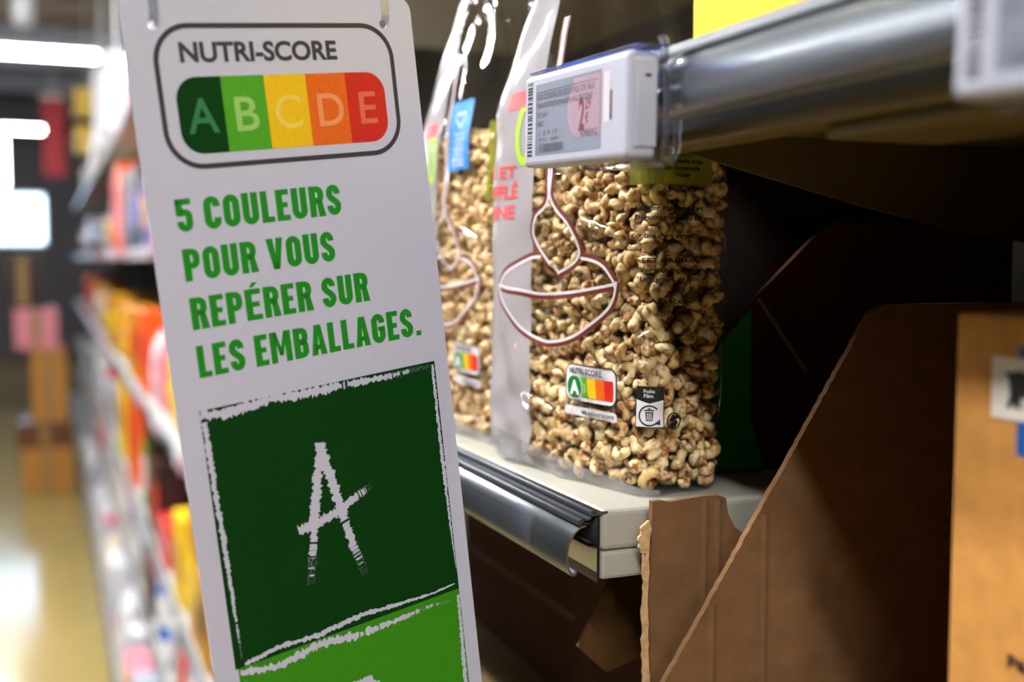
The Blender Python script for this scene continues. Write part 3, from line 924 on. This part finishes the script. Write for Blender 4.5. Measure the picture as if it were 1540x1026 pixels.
    for i, (s, w) in enumerate((('Einhaltung der biologischen', 40), ('Darnach der ökologische Anbau', 44), ('angebaut van biogetreide', 40), ('Water', 11))): F.add(text_flat(s, .02), 103 - w / 2 + (8 if i == 3 else 0), 203.6 - i * 4.0, w, 2.4)
    F.build('label_lettering', M_blackink, gl, on(.8))
    F = Flat()
    for s, x, y, w in (('Lekker met yoghurt', 82, 172, 44), ('Dégustez avec du lait', 82, 166.4, 44), ('Koolzuurvrij verpakt', 80, 155.6, 42), ('EET OP SMAAK', 88, 141, 36), ('Verstuivingsdatum', 86, 135.4, 40), ('Les jours de fête', 86.5, 130, 38), ('Bio', 106, 123.4, 7), ('Applicateur', 92, 117, 30)): F.add(text_flat(s, .012), x, y, w, 2.9)
    F.build('small_print', M_blackink, t, on(.6))
    # sharp creases of the film
    def crease(pts, w, hgt):
        q = smooth(pts, 5); n = len(q); Fv, Ff = [], []
        prof = [(-1, 0), (-.6, .25), (-.25, .8), (0, 1), (.25, .8), (.6, .25), (1, 0)]
        rows = []
        for k_, o_ in prof:
            ws = [max(.12, w * math.sin(math.pi * (.06 + .88 * i / (n - 1)))) * 2 * abs(k_) + 1e-4 for i in range(n)]
            L, R_ = offset_path(q, ws)
            line = L if k_ > 0 else R_
            rows.append([bag_pt(x / 1000, y / 1000, (.3 + hgt * o_ * math.sin(math.pi * (.06 + .88 * i / (n - 1)))) / 1000) for i, (x, y) in enumerate(line)])
        for r_ in rows: Fv += r_
        for a in range(len(prof) - 1):
            for i in range(n - 1): Ff.append((a * n + i, a * n + i + 1, (a + 1) * n + i + 1, (a + 1) * n + i))
        obj('film_crease', Fv, Ff, M_film, t, True)
    for pts, w, hg in (([(-37, 52), (-30, 45), (-20, 39), (-8, 30)], 3.0, 2.2), ([(-36, 52), (-15, 47), (2, 44)], 2.2, 1.6), ([(2, 45), (0, 34), (-14, 25)], 2.4, 1.6), ([(36, 62), (28, 50), (18, 36), (6, 30)], 3.0, 2.2), ([(40, 62), (46, 46), (52, 36)], 2.4, 1.6), ([(20, 34), (32, 37), (44, 43)], 2.4, 1.8),
                       ([(14, 28), (24, 18), (32, 8)], 2.0, 1.4), ([(56, 34), (66, 20), (74, 6)], 2.0, 1.4), ([(30, 166), (44, 162), (62, 160)], 4.5, 2.6), ([(84, 95), (94, 98), (108, 97)], 3.4, 2.2), ([(98, 142), (98.5, 134), (98, 126)], 1.4, 1.0), ([(-64, 92), (-52, 70), (-50, 48)], 3.0, 1.6)):
        crease(pts, w * 1.3, hg * 1.9)
    # blue heart sticker
    F = Flat(); F.grid(2, 47, 214, 268, 8, 8); bs = F.build('blue_sticker', M_pblue, t, on(.7))
    F = Flat()
    hp = [(16 * math.sin(a) ** 3, 13 * math.cos(a) - 5 * math.cos(2 * a) - 2 * math.cos(3 * a) - math.cos(4 * a)) for a in [2 * math.pi * k / 28 for k in range(28)]]
    F.strip([(24 + x * .62, 254 + y * .42) for x, y in hp], 1.6, True)
    for i, (s, w) in enumerate((('Bron van', 22), ('vezels', 26), ('Source de', 20), ('fibres', 24), ('Quelle für', 22), ('Ballast', 28), ('stoffe', 24))): F.add(text_flat(s, .02), 24.5 - w / 2, 241 - i * 4.0, w, 2.4)
    F.build('sticker_print', M_pwhite, bs, on(1.0))
    return t

BAG1 = ((.3430, .6900, CZ - .1435), 10)
BAG2 = ((.3420, .8930, CZ - .1435), 2)
b1 = bag('cereal_bag', 'clear bag of puffed wheat standing behind the price label, fully in view', *BAG1, 5)
b2 = bag('cereal_bag', 'clear bag of puffed wheat with blue heart sticker, beside the hanging sign', *BAG2, 6)

def world_of(loc, ang):
    return Matrix.Translation(Vector(loc)) @ Matrix.Rotation(math.radians(ang - 90), 4, 'Z')
W1, W2 = world_of(*BAG1), world_of(*BAG2)
cp = Vector((0, 0, CZ))
sp1 = puff_spots(21)
# the 300 outer kernels that face the viewer and the light are separate things
cand = []
for i, (s, h, P, off, n_) in enumerate(sp1):
    if off == -.0074 and 0 < h < .24:
        ss = s if s < BPER / 2 else s - BPER
        if -.085 < ss < .135: cand.append((max(abs(ss - .04) / .07, abs(h - .105) / .11), i))
cand.sort()
single = set(i for _, i in cand[:300])
r = np.random.default_rng(5)
for i in sorted(single):
    s, h, P, off, n_ = sp1[i]
    o = bpy.data.objects.new('puffed_wheat', PUFF_ME[r.integers(len(PUFF_ME))])
    rm = lay_rot(r, n_, .45) * r.uniform(.9, 1.15)
    o.matrix_world = W1 @ Matrix.Translation(Vector(P)) @ Matrix([list(x) for x in rm]).to_4x4()
    col.objects.link(o)
    tag(o, 'kernel of puffed wheat pressed against the window of the front cereal bag', 'cereal', 'puffed wheat kernels in the front bag')
rest = joined_puffs('puffed_wheat_filling', [x for i, x in enumerate(sp1) if i not in single], 8, None)
rest.matrix_world = W1
tag(rest, 'remaining puffed wheat heaped inside the front cereal bag', 'cereal', kind='stuff')
rest2 = joined_puffs('puffed_wheat_filling', puff_spots(33), 9, None)
rest2.matrix_world = W2
tag(rest2, 'puffed wheat heaped inside the bag beside the hanging sign', 'cereal', kind='stuff')

# ---------------------------------------------------------------- cardboard trays and cartons
ZS = -.420                                                          # lower near shelf
from mathutils.geometry import tessellate_polygon
def ridge(x, w, z1, y, m, parent):
    """low vertical fold standing proud of a cardboard face"""
    V = [(x - w, y, CZ + ZS), (x, y - .0009, CZ + ZS), (x + w, y, CZ + ZS), (x - w, y, CZ + z1), (x, y - .0009, CZ + z1), (x + w, y, CZ + z1)]
    return obj('fold', V, [(0, 1, 4, 3), (1, 2, 5, 4), (3, 4, 5)], m, parent)

def torn(pts, amp, step, seed):
    """jagged version of an open polyline"""
    r = random.Random(seed); out = []
    for a, b in zip(pts, pts[1:]):
        l = math.hypot(b[0] - a[0], b[1] - a[1]); n = max(1, int(l / step))
        for i in range(n):
            t = i / n; o = (r.random() - .5) * amp if i else 0
            out.append((a[0] + (b[0] - a[0]) * t - (b[1] - a[1]) / l * o, a[1] + (b[1] - a[1]) * t + (b[0] - a[0]) / l * o))
    return out + [pts[-1]]

def panel(name, prof, y, th, m, parent, flute=0.):
    """cardboard panel: (x, z) outline at depth y with thickness th"""
    bm = bmesh.new()
    a = [bm.verts.new((x, y, CZ + z)) for x, z in prof]; b = [bm.verts.new((x, y + th, CZ + z)) for x, z in prof]
    n = len(prof)
    for tri in tessellate_polygon([[Vector((x, z, 0)) for x, z in prof]]):
        bm.faces.new([a[i] for i in tri]); bm.faces.new([b[i] for i in tri[::-1]])
    for i in range(n): bm.faces.new([a[i], b[i], b[(i + 1) % n], a[(i + 1) % n]])
    return obj_bm(name, bm, m, parent)

# flattened tray with a finger notch, just in front of the shelf end
t1 = thing('cardboard_sheet', 'torn flattened cardboard with finger notch in front of the white shelf end', 'cardboard', (0, 0, 0))
left = torn([(.3150, ZS), (.3145, -.245), (.3130, -.200), (.3138, -.1372)], .0011, .004, 1)
top = torn([(.3138, -.1372), (.3300, -.1380), (.3480, -.1366), (.3580, -.1370), (.3625, -.1390)], .0008, .003, 2)
notch = [(.3625, -.1390), (.3640, -.1480), (.3690, -.1570), (.3760, -.1620), (.3850, -.1640), (.3960, -.1600)]
panel('front_ply', left[:-1] + top[:-1] + notch + [(.42, -.150), (.66, -.150), (.66, ZS)], .560, .004, M_card, t1)
ed = torn([(.3118, ZS), (.3112, -.30), (.3098, -.245), (.3088, -.205), (.3102, -.160), (.3100, -.1500)], .0016, .003, 4)
panel('torn_edge', ed + [(.3142, -.1500), (.3136, -.200), (.3148, -.245), (.3152, ZS)], .5625, .0012, M_cardtorn, t1)
pf = torn([(.3070, -.166), (.3050, -.159), (.3078, -.1505), (.3120, -.148)], .0016, .0016, 8)
panel('torn_flake', pf + [(.3136, -.153), (.3120, -.160), (.3100, -.1665)], .5600, .0018, M_cardtorn, t1)
for x, z1 in ((.3485, -.1385), (.3575, -.1395)): ridge(x, .0032, z1, .5598, M_card, t1)
panel('rear_ply', [(.3300, ZS), (.3300, -.1450), (.3600, -.1450), (.3700, -.1700), (.66, -.1700), (.66, ZS)], .5655, .003, M_card, t1)
# tray with the slanted side, nearer to the viewer
t2 = thing('display_tray', 'brown cardboard tray with slanted side wall, half in shadow', 'cardboard tray', (0, 0, 0))
slant = torn([(.2925, -.2370), (.3000, -.2258), (.3400, -.1658), (.3784, -.1085), (.4131, -.0562), (.4300, -.0310)], .0007, .003, 5)
panel('side_panel', [(.2925, ZS)] + slant + [(.440, -.026), (.690, -.026), (.690, ZS)], .520, .004, M_card, t2)
panel('side_panel', [(.3420, ZS), (.3420, -.30), (.50, -.10), (.690, -.10), (.690, ZS)], .3675, .004, M_card, t2)
panel('back_panel', [(.6905, ZS), (.6905, -.03), (.6945, -.03), (.6945, ZS)], .3675, .1565, M_carddark, t2)
box('tray_bottom', .2945, .69, .3720, .520, CZ + ZS + .0045, CZ + ZS + .008, M_card, t2)
for x, z1 in ((.3290, -.187), (.3620, -.140)): ridge(x, .0030, z1, .5198, M_card, t2)

# kraft carton at the right frame edge
k = thing('kraft_carton', 'kraft carton with white animal label at the right edge', 'carton', (0, 0, 0))
box('carton_body', .345, .660, .030, .3635, CZ + ZS + .0005, CZ - .0220, M_carton, k, .0015)
def onx(d): return lambda y, z: (.345 - d / 1000, y * 1.03, CZ + z * 1.03)
F = Flat(); F.rect(.321, .290, -.0735, -.0324); F.build('blue_ribbon', mat('blue_print', '0d4f9e', .5), k, onx(.2))
F = Flat(); F.rect(.3334, .284, -.0606, -.0371); lb = F.build('white_label', mat('label_paper', 'd9cfc4', .6), k, onx(.6))
F = Flat()
F.poly([(.3250, -.0448), (.3268, -.0434), (.3258, -.0424), (.3238, -.0428), (.3215, -.0418), (.3130, -.0422), (.3105, -.0440), (.3100, -.0500), (.3110, -.0560), (.3128, -.0560), (.3132, -.0515), (.3190, -.0515), (.3196, -.0560), (.3215, -.0560), (.3222, -.0535), (.3240, -.0562), (.3258, -.0560), (.3242, -.0518), (.3246, -.0480)])
F.build('animal_print', M_blackink, lb, onx(.9))
F = Flat(); F.add(text_flat('Pé', .03), .3218, -.1552, -.0090, .0052); F.build('carton_lettering', M_blackink, k, onx(.4))
F = Flat(); F.rect(.352, .032, -.2215, -.2205); F.build('carton_seam', M_carddark, k, onx(.2))

# green printed tray behind the front bag, with a dark bag standing in it
g = thing('display_tray', 'green printed cardboard tray in the dark behind the front cereal bag', 'cardboard tray', (0, 0, 0))
zt = -.1432
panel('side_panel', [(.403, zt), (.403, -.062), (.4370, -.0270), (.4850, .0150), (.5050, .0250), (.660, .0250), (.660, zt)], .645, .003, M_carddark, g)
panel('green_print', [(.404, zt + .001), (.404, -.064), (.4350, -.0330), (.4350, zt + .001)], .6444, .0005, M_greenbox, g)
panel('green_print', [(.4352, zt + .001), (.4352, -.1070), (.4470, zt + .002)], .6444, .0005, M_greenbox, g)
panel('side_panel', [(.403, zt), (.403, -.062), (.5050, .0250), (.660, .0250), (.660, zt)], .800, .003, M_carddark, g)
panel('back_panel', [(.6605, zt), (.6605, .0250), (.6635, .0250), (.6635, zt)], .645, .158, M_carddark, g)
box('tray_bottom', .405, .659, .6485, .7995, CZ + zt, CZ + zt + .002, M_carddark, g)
bm = bmesh.new()
tp = [(.4388, -.0272), (.4412, -.0266), (.4810, -.0770), (.4790, -.0782)]
panel('tape_strip', tp, .6435, .0006, mat('clear_tape', '8d8378', .3), g)

d = thing('cereal_bag', 'dark wrapped packet standing in the green tray', 'cereal bag', (.548, .725, CZ + zt + .0025))
def pillow(w, dpt, h, n=14, m=18, top=.06):
    V, Fc = [], []
    for j in range(m + 1):
        f = j / m; z = h * f
        kd = max(.03, math.sin(math.pi * min(1, .12 + f * .88)) ** .5) if f > .1 else .55 + 4.5 * f * .9
        kd = min(1, kd); kw = 1 - .06 * math.sin(math.pi * f)
        for i in range(n):
            a = 2 * math.pi * i / n; c_, s_ = math.cos(a), math.sin(a)
            V.append((w / 2 * kw * math.copysign(abs(c_) ** .5, c_), dpt / 2 * kd * math.copysign(abs(s_) ** .6, s_), z))
    for j in range(m):
        for i in range(n): Fc.append((j * n + i, j * n + (i + 1) % n, (j + 1) * n + (i + 1) % n, (j + 1) * n + i))
    Fc += [tuple(range(n))[::-1], tuple(range(m * n, m * n + n))]
    return V, Fc
V, Fc = pillow(.20, .13, .235); obj('packet_body', V, Fc, mat('dark_brown_film', '160b07', .8, var=.3, vscale=40, bump=.2, bscale=30, spec=.05), d, True)
bm = bmesh.new(); bm_box(bm, -.095, .095, -.002, .002, .233, .25); obj_bm('packet_seal', bm, MATS['dark_brown_film'], d)

# dim cartons on the lower shelf under the rail
c1 = thing('carton', 'dim brown carton with raised flap under the lower price rail', 'carton', (0, 0, 0))
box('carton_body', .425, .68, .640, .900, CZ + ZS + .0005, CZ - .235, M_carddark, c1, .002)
bm = bmesh.new()
pts = [(.302, .632, -.243), (.330, .632, -.192), (.4252, .640, -.192), (.4252, .640, -.240), (.322, .632, -.262)]
a = [bm.verts.new((x, y, CZ + z)) for x, y, z in pts]; b = [bm.verts.new((x, y + .003, CZ + z)) for x, y, z in pts]
bm.faces.new(a); bm.faces.new(b[::-1])
for i in range(5): bm.faces.new([a[i], b[i], b[(i + 1) % 5], a[(i + 1) % 5]])
obj_bm('carton_flap', bm, mat('old_brown_board', '4e341a', .9, var=.25, vscale=50, spec=.1), c1)
c2 = thing('carton', 'dark carton deep on the lower shelf beside the sign', 'carton', (0, 0, 0))
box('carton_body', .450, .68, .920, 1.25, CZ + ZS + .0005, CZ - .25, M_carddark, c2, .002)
F = Flat(); F.rect(.93, 1.24, -.34, -.335); F.build('carton_seam', M_card, c2, lambda y, z: (.4498, y, CZ + z))

# yellow carton on the eye-level shelf
y_ = thing('yellow_carton', 'bright yellow carton standing on the eye level shelf', 'carton', (0, 0, 0))
box('carton_body', .3010, .420, .330, .5010, CZ + .1040, CZ + .260, M_yellow, y_, .0012)
F = Flat(); F.rect(.335, .495, .150, .152); F.build('carton_fold_line', mat('ochre_print', 'b89a05', .5), y_, lambda y, z: (.3008, y, CZ + z))

# ---------------------------------------------------------------- the aisle further on (out of focus)
PAL = {'white': 'e4e2e6', 'grey': 'a9abb8', 'yellow': 'f0c81e', 'golden': 'c98a14', 'orange': 'ee5a16', 'red': 'd3222a', 'dark': '2a1614', 'brown': '6b3f22', 'blue': '1f6fd6', 'green': '2c9a1a', 'pink': 'e58a98', 'cream': 'e6d9b4', 'purple': '6c4f9e'}
PM = {k_: mat('pack_' + k_, v, .35, var=.12, vscale=18) for k_, v in PAL.items()}
bays = [(1.60 + 1.33 * i, 1.60 + 1.33 * (i + 1) - .01) for i in range(9)]
LEV = [-1.50, -1.18, -.86, -.44, .03, .55]
FRONT = {-1.50: .185, -1.18: .265, -.86: .265, -.44: .265, .03: .265, .55: .285}
SHW = {-1.50: 'bottom', -1.18: 'second lowest', -.86: 'knee high', -.44: 'waist high', .03: 'eye level', .55: 'top'}
M_cardp = mat('price_card', 'e6e4ea', .4)
M_cardr = mat('price_card_pink', 'd99aa4', .4)
M_railfar = mat('far_rail_grey', '85888f', .35, .4)
M_shelfw = mat('far_shelf_cream', 'b5b2a8', .45)
for bi, (y0, y1) in enumerate(bays):
    for z in LEV:
        fx = FRONT[z]
        t = thing('gondola_shelf', '%s shelf of the blurred gondola, %s bay past the sign' % (SHW[z], ('first', 'second', 'third', 'fourth', 'fifth', 'sixth', 'seventh', 'eighth', 'ninth')[bi]), 'shelf', (0, y0, CZ + z), 0, 'shelves along the blurred aisle')
        box('shelf_board', fx + .012, RF, 0, y1 - y0, -.032, 0, M_shelfw, t)
        prism_y('price_rail', [(fx, -.030), (fx - .004, -.018), (fx, -.006), (fx + .010, .002), (fx + .0115, -.034), (fx + .004, -.036)], 0, y1 - y0, M_railfar, t)
        if bi < 5:
            n = 13
            for q in range(n):
                if random.random() < .12: continue
                yy = (q + .5 + random.uniform(-.2, .2)) * (y1 - y0) / n
                bm = bmesh.new(); bm_box(bm, fx - .0065, fx - .005, yy - .030, yy + .030, -.032, random.choice((-.004, .004, .014)))
                obj_bm('price_card', bm, random.choice((M_cardp, M_cardp, PM['grey'], PM['grey'], M_cardr, PM['white'], PM['red'], PM['dark'])), t)
    if bi % 1 == 0:
        u = thing('gondola_upright', 'cream upright between blurred bays, %s past the sign' % ('first', 'second', 'third', 'fourth', 'fifth', 'sixth', 'seventh', 'eighth', 'ninth')[bi], 'upright', (0, y0, 0), 0, 'uprights along the blurred aisle')
        box('post', RF - .035, RF - .001, -.008, -.002, 0, 2.3, M_shelfw, u)
        box('foot', .24, RF - .036, -.008, -.002, 0, .10, M_shelfw, u)
pl = thing('gondola_plinth', 'grey plinth strip at the foot of the blurred gondola', 'plinth', (0, 1.6, 0))
box('kick_plate', .205, .225, 0, 11.9, 0, .115, mat('plinth_grey', '8b8b92', .5), pl, .003)
box('kick_trim', .201, .2045, 0, 11.9, .085, .105, mat('plinth_trim', 'b8b8c0', .4), pl)

def mesh_of(o):
    me = o.data; bpy.data.objects.remove(o); return me
V, Fc = pillow(1, .6, .93); ME_pouch = mesh_of(obj('pouch_body', V, Fc, PM['white'], None, True))
bm = bmesh.new(); bm_box(bm, -.46, .46, -.012, .012, .925, 1.0); ME_seal = mesh_of(obj_bm('pouch_seal', bm, PM['white']))
F = Flat(); F.poly(arc(0, .48, .26, 0, 345, 23, .22)); ME_plab = mesh_of(obj('pouch_label', [(x, -.302 + .25 * (abs(x)) ** 2, y) for x, y in F.v], F.f, PM['white']))
bm = bmesh.new(); bm_box(bm, -.5, .5, -.3, .3, 0, 1, .012, 1); ME_box = mesh_of(obj_bm('carton_body', bm, PM['white']))
bm = bmesh.new(); bm_box(bm, -.505, .505, -.305, -.29, .30, .72); ME_blab = mesh_of(obj_bm('carton_label', bm, PM['white']))
def lathe(prof, n=14):
    V, Fc = [], []
    for r_, z in prof:
        for i in range(n): V.append((r_ * math.cos(2 * math.pi * i / n), r_ * math.sin(2 * math.pi * i / n), z))
    for j in range(len(prof) - 1):
        for i in range(n): Fc.append((j * n + i, j * n + (i + 1) % n, (j + 1) * n + (i + 1) % n, (j + 1) * n + i))
    Fc += [tuple(range(n))[::-1], tuple(range((len(prof) - 1) * n, len(prof) * n))]
    return V, Fc
V, Fc = lathe([(.40, 0), (.46, .03), (.46, .70), (.40, .80), (.34, .83)]); ME_jar = mesh_of(obj('jar_body', V, Fc, PM['white'], None, True))
V, Fc = lathe([(.37, .832), (.40, .85), (.40, .98), (.36, 1.0)]); ME_lid = mesh_of(obj('jar_lid', V, Fc, PM['white'], None, True))
V, Fc = lathe([(.464, .2), (.466, .22), (.466, .58), (.464, .60)]); ME_jlab = mesh_of(obj('jar_label', V, Fc, PM['white'], None, True))

def piece(name, me, parent, m):
    o = bpy.data.objects.new(name, me); o.parent = parent; col.objects.link(o)
    o.material_slots[0].link = 'OBJECT'; o.material_slots[0].material = m
    return o
SPOT, ALL = {}, []
def product(kind, c1_, c2_, y, z, w, h, x=None, label=None):
    lev = min(LEV, key=lambda q: abs(q - z))
    nm = {'pouch': 'snack_pouch', 'box': 'food_carton', 'jar': 'food_jar'}[kind]
    word = {'pouch': 'pouch', 'box': 'carton', 'jar': 'jar'}[kind]
    if kind == 'jar': w = min(w, .30)
    dpt = min(w * .6, .34) if kind != 'jar' else w
    h = min(h, .27 if lev < -1 else .36)
    dist = 'near' if y < 3.4 else 'mid' if y < 5.5 else 'far'
    lab = label or '%s %s with %s label on the %s shelf, %s aisle' % (c1_, word, c2_, SHW[lev], dist)
    if kind == 'pouch': lab = lab.replace(' label', ' patch')
    xx = (x if x is not None else FRONT[lev] + .016) + dpt / 2
    t = thing(nm, lab, word, (xx, y, CZ + lev + .001), -math.pi / 2, 'packs along the blurred aisle')
    t.scale = (w, dpt / .6 if kind != 'jar' else w, h)
    if kind == 'pouch':
        piece('pouch_body', ME_pouch, t, PM[c1_]); piece('pouch_seal', ME_seal, t, PM[c1_]); piece('pouch_patch', ME_plab, t, PM[c2_])
    elif kind == 'box':
        piece('carton_body', ME_box, t, PM[c1_]); piece('carton_label', ME_blab, t, PM[c2_])
    else:
        piece('jar_body', ME_jar, t, PM[c1_]); piece('jar_lid', ME_lid, t, PM[c2_]); piece('jar_label', ME_jlab, t, PM['white'])
    ALL.append((lev, y, t, c1_ + ' ' + word))
    SPOT.setdefault(lev, []).append((y - w / 2, y + w / 2))
    return t
# the packs whose colours stand out
for a in (('pouch', 'yellow', 'orange', 3.05, -.44, .20, .26), ('pouch', 'yellow', 'white', 2.75, -.44, .16, .20), ('box', 'orange', 'red', 3.95, -.44, .26, .27), ('box', 'golden', 'red', 4.45, -.44, .30, .26),
          ('jar', 'green', 'dark', 4.10, -.86, .16, .30), ('box', 'orange', 'red', 4.62, -.86, .30, .36), ('box', 'yellow', 'golden', 5.30, -.86, .36, .36), ('box', 'dark', 'brown', 3.72, -.86, .24, .34), ('box', 'red', 'pink', 3.32, -.86, .22, .12), ('box', 'dark', 'red', 3.52, -.86, .14, .26),
          ('jar', 'white', 'grey', 3.08, -.86, .13, .17), ('jar', 'blue', 'white', 3.35, -1.18, .15, .14), ('jar', 'blue', 'white', 3.62, -1.18, .10, .24), ('box', 'dark', 'brown', 3.95, -1.18, .26, .24), ('box', 'golden', 'yellow', 6.0, -.44, .70, .26), ('pouch', 'yellow', 'cream', 6.9, -.44, .5, .25),
          ('box', 'orange', 'red', 5.05, .03, .18, .36), ('box', 'red', 'orange', 5.35, .03, .14, .33), ('box', 'dark', 'brown', 4.6, .03, .34, .30), ('pouch', 'golden', 'yellow', 6.2, .03, .55, .25), ('box', 'dark', 'purple', 4.1, .03, .30, .28), ('jar', 'yellow', 'white', 9.1, .55, .40, .26)):
    product(*a)
mix = {-1.50: ['white', 'grey', 'white', 'grey', 'pink', 'cream', 'red'], -1.18: ['white', 'grey', 'grey', 'white', 'cream', 'red', 'dark'], -.86: ['white', 'grey', 'yellow', 'red', 'white', 'dark', 'golden'],
       -.44: ['golden', 'yellow', 'red', 'white', 'dark', 'pink'], .03: ['white', 'dark', 'brown', 'golden', 'dark', 'orange', 'purple'], .55: ['dark', 'brown', 'white', 'dark', 'grey']}
rr_ = random.Random(4)
for lev in LEV:
    y = 2.0 + rr_.random() * .1
    while y < 10.2:
        w = rr_.uniform(.12, .2) if y < 3.6 else rr_.uniform(.2, .34) if y < 6 else rr_.uniform(.4, .7)
        a, b = y, y + w
        if not any(p < b and q > a for p, q in SPOT.get(lev, ())) and rr_.random() > .05:
            c_ = rr_.choice(mix[lev]); e_ = rr_.choice([k_ for k_ in mix[lev] if k_ != c_] + ['white', 'yellow'] if c_ not in ('white', 'yellow') else [k_ for k_ in mix[lev] if k_ != c_])
            product(rr_.choice(('pouch', 'pouch', 'box', 'jar')), c_, e_, (a + b) / 2, lev, w * .92, rr_.uniform(.18, .30))
        y = b + .015

# look-alikes are told apart by the pack in front of them
ALL.sort(key=lambda q: (q[0], q[1]))
seen = {}
for q in ALL: seen[q[2]['label']] = seen.get(q[2]['label'], 0) + 1
for i, q in enumerate(ALL):
    if seen[q[2]['label']] > 1 and i and ALL[i - 1][0] == q[0]: q[2]['label'] += ', past a ' + ALL[i - 1][3]

# floor display of stacked cartons at the end of the aisle
for i, (x0, x1, z0, z1, m, lab) in enumerate(((-.20, .14, 0, .32, M_carton, 'lowest tan carton of the stack standing on the far aisle floor'), (-.22, .13, .321, .50, PM['brown'], 'flat dark brown tray in the carton stack at the aisle end'), (-.12, .11, .501, 1.02, M_carton, 'upright tan carton near the top of the far floor stack'),
                                            (-.22, .06, 1.021, 1.30, PM['pink'], 'pink carton lying on top of the far floor stack'), (-.30, -.02, 1.301, 1.68, PM['dark'], 'black carton crowning the far floor stack'))):
    t = thing('stacked_carton', lab, 'carton', ((x0 + x1) / 2, 8.6, z0), 0, 'carton stack at the aisle end')
    box('carton_body', -(x1 - x0) / 2, (x1 - x0) / 2, 0, .40, 0, z1 - z0, m, t, .004)
    box('carton_tape', -.03, .03, -.002, -.0005, .02, z1 - z0 - .02, mat('parcel_tape', 'a07a44', .5), t)
# lit panels and hangings far down the aisle
lp = thing('light_panel', 'glowing blue white display panel at the far end of the aisle', 'light panel', (-.42, 13.6, CZ + .18))
box('panel_face', -.50, .40, 0, .03, 0, .50, emit('panel_glow', (.55, .75, 1.0), 2.2), lp, .01)
box('panel_frame', -.52, .42, .031, .06, -.03, .53, M_house, lp)
lp = thing('light_panel', 'white lit lantern at the left edge of the far aisle', 'light panel', (-.46, 11.0, CZ + .62))
box('panel_face', -.18, .16, 0, .05, 0, .50, emit('lantern_glow', (1, .98, .95), 5.0), lp, .02)
box('panel_rod', -.01, .01, .02, .03, .50, 3.75 - CZ - .62, M_house, lp)
bn = thing('hanging_banner', 'dark red vertical banner hanging over the far aisle', 'banner', (.10, 12.0, CZ + .80))
box('banner_cloth', -.10, .10, 0, .01, 0, .75, mat('banner_red', '8e1420', .7), bn)
box('banner_rod', -.12, .12, -.004, .014, .75, .77, M_house, bn)
box('banner_cord', -.003, .003, .002, .008, .77, 3.75 - CZ - .80, M_house, bn)
for z, lab in ((1.03, 'upper yellow cube sign hanging above the far shelves'), (.76, 'lower yellow cube sign hanging above the far shelves')):
    t = thing('cube_sign', lab, 'sign', (.305, 8.9, CZ + z), 0, 'yellow cube signs')
    box('cube', -.09, .09, -.09, .09, 0, .19, PM['yellow'], t, .015)
    box('cube_band', -.092, .092, -.092, .092, .07, .10, PM['golden'], t)
    if z > 1: box('cube_cord', -.003, .003, -.003, .003, .19, 3.75 - CZ - z, M_house, t)
for x, y, z0, z1, lab in ((.30, 6.6, .62, 1.02, 'white hanging price tag nearest the yellow cubes'), (.32, 5.6, .60, .95, 'white hanging price tag close to the sign edge'), (.29, 5.0, .60, .84, 'narrow white hanging tag beside the sign')):
    t = thing('hanging_tag', lab, 'tag', (x, y, CZ + z0), 0, 'white tags above the far shelves')
    box('tag_card', -.045, .045, -.004, .004, 0, z1 - z0, M_cardp, t)
    box('tag_cord', -.006, .006, -.004, .004, z1 - z0, 3.75 - CZ - z0, M_house, t)
t = thing('spot_lamp', 'white spot lamp hanging at the top left corner', 'lamp', (-.10, 8.2, CZ + 1.52))
V, Fc = lathe([(.055, 0), (.07, .02), (.07, .20), (.03, .26)]); obj('lamp_can', V, Fc, M_house, t, True)
box('lamp_rod', -.01, .01, -.01, .01, .26, 3.75 - CZ - 1.52, M_house, t)
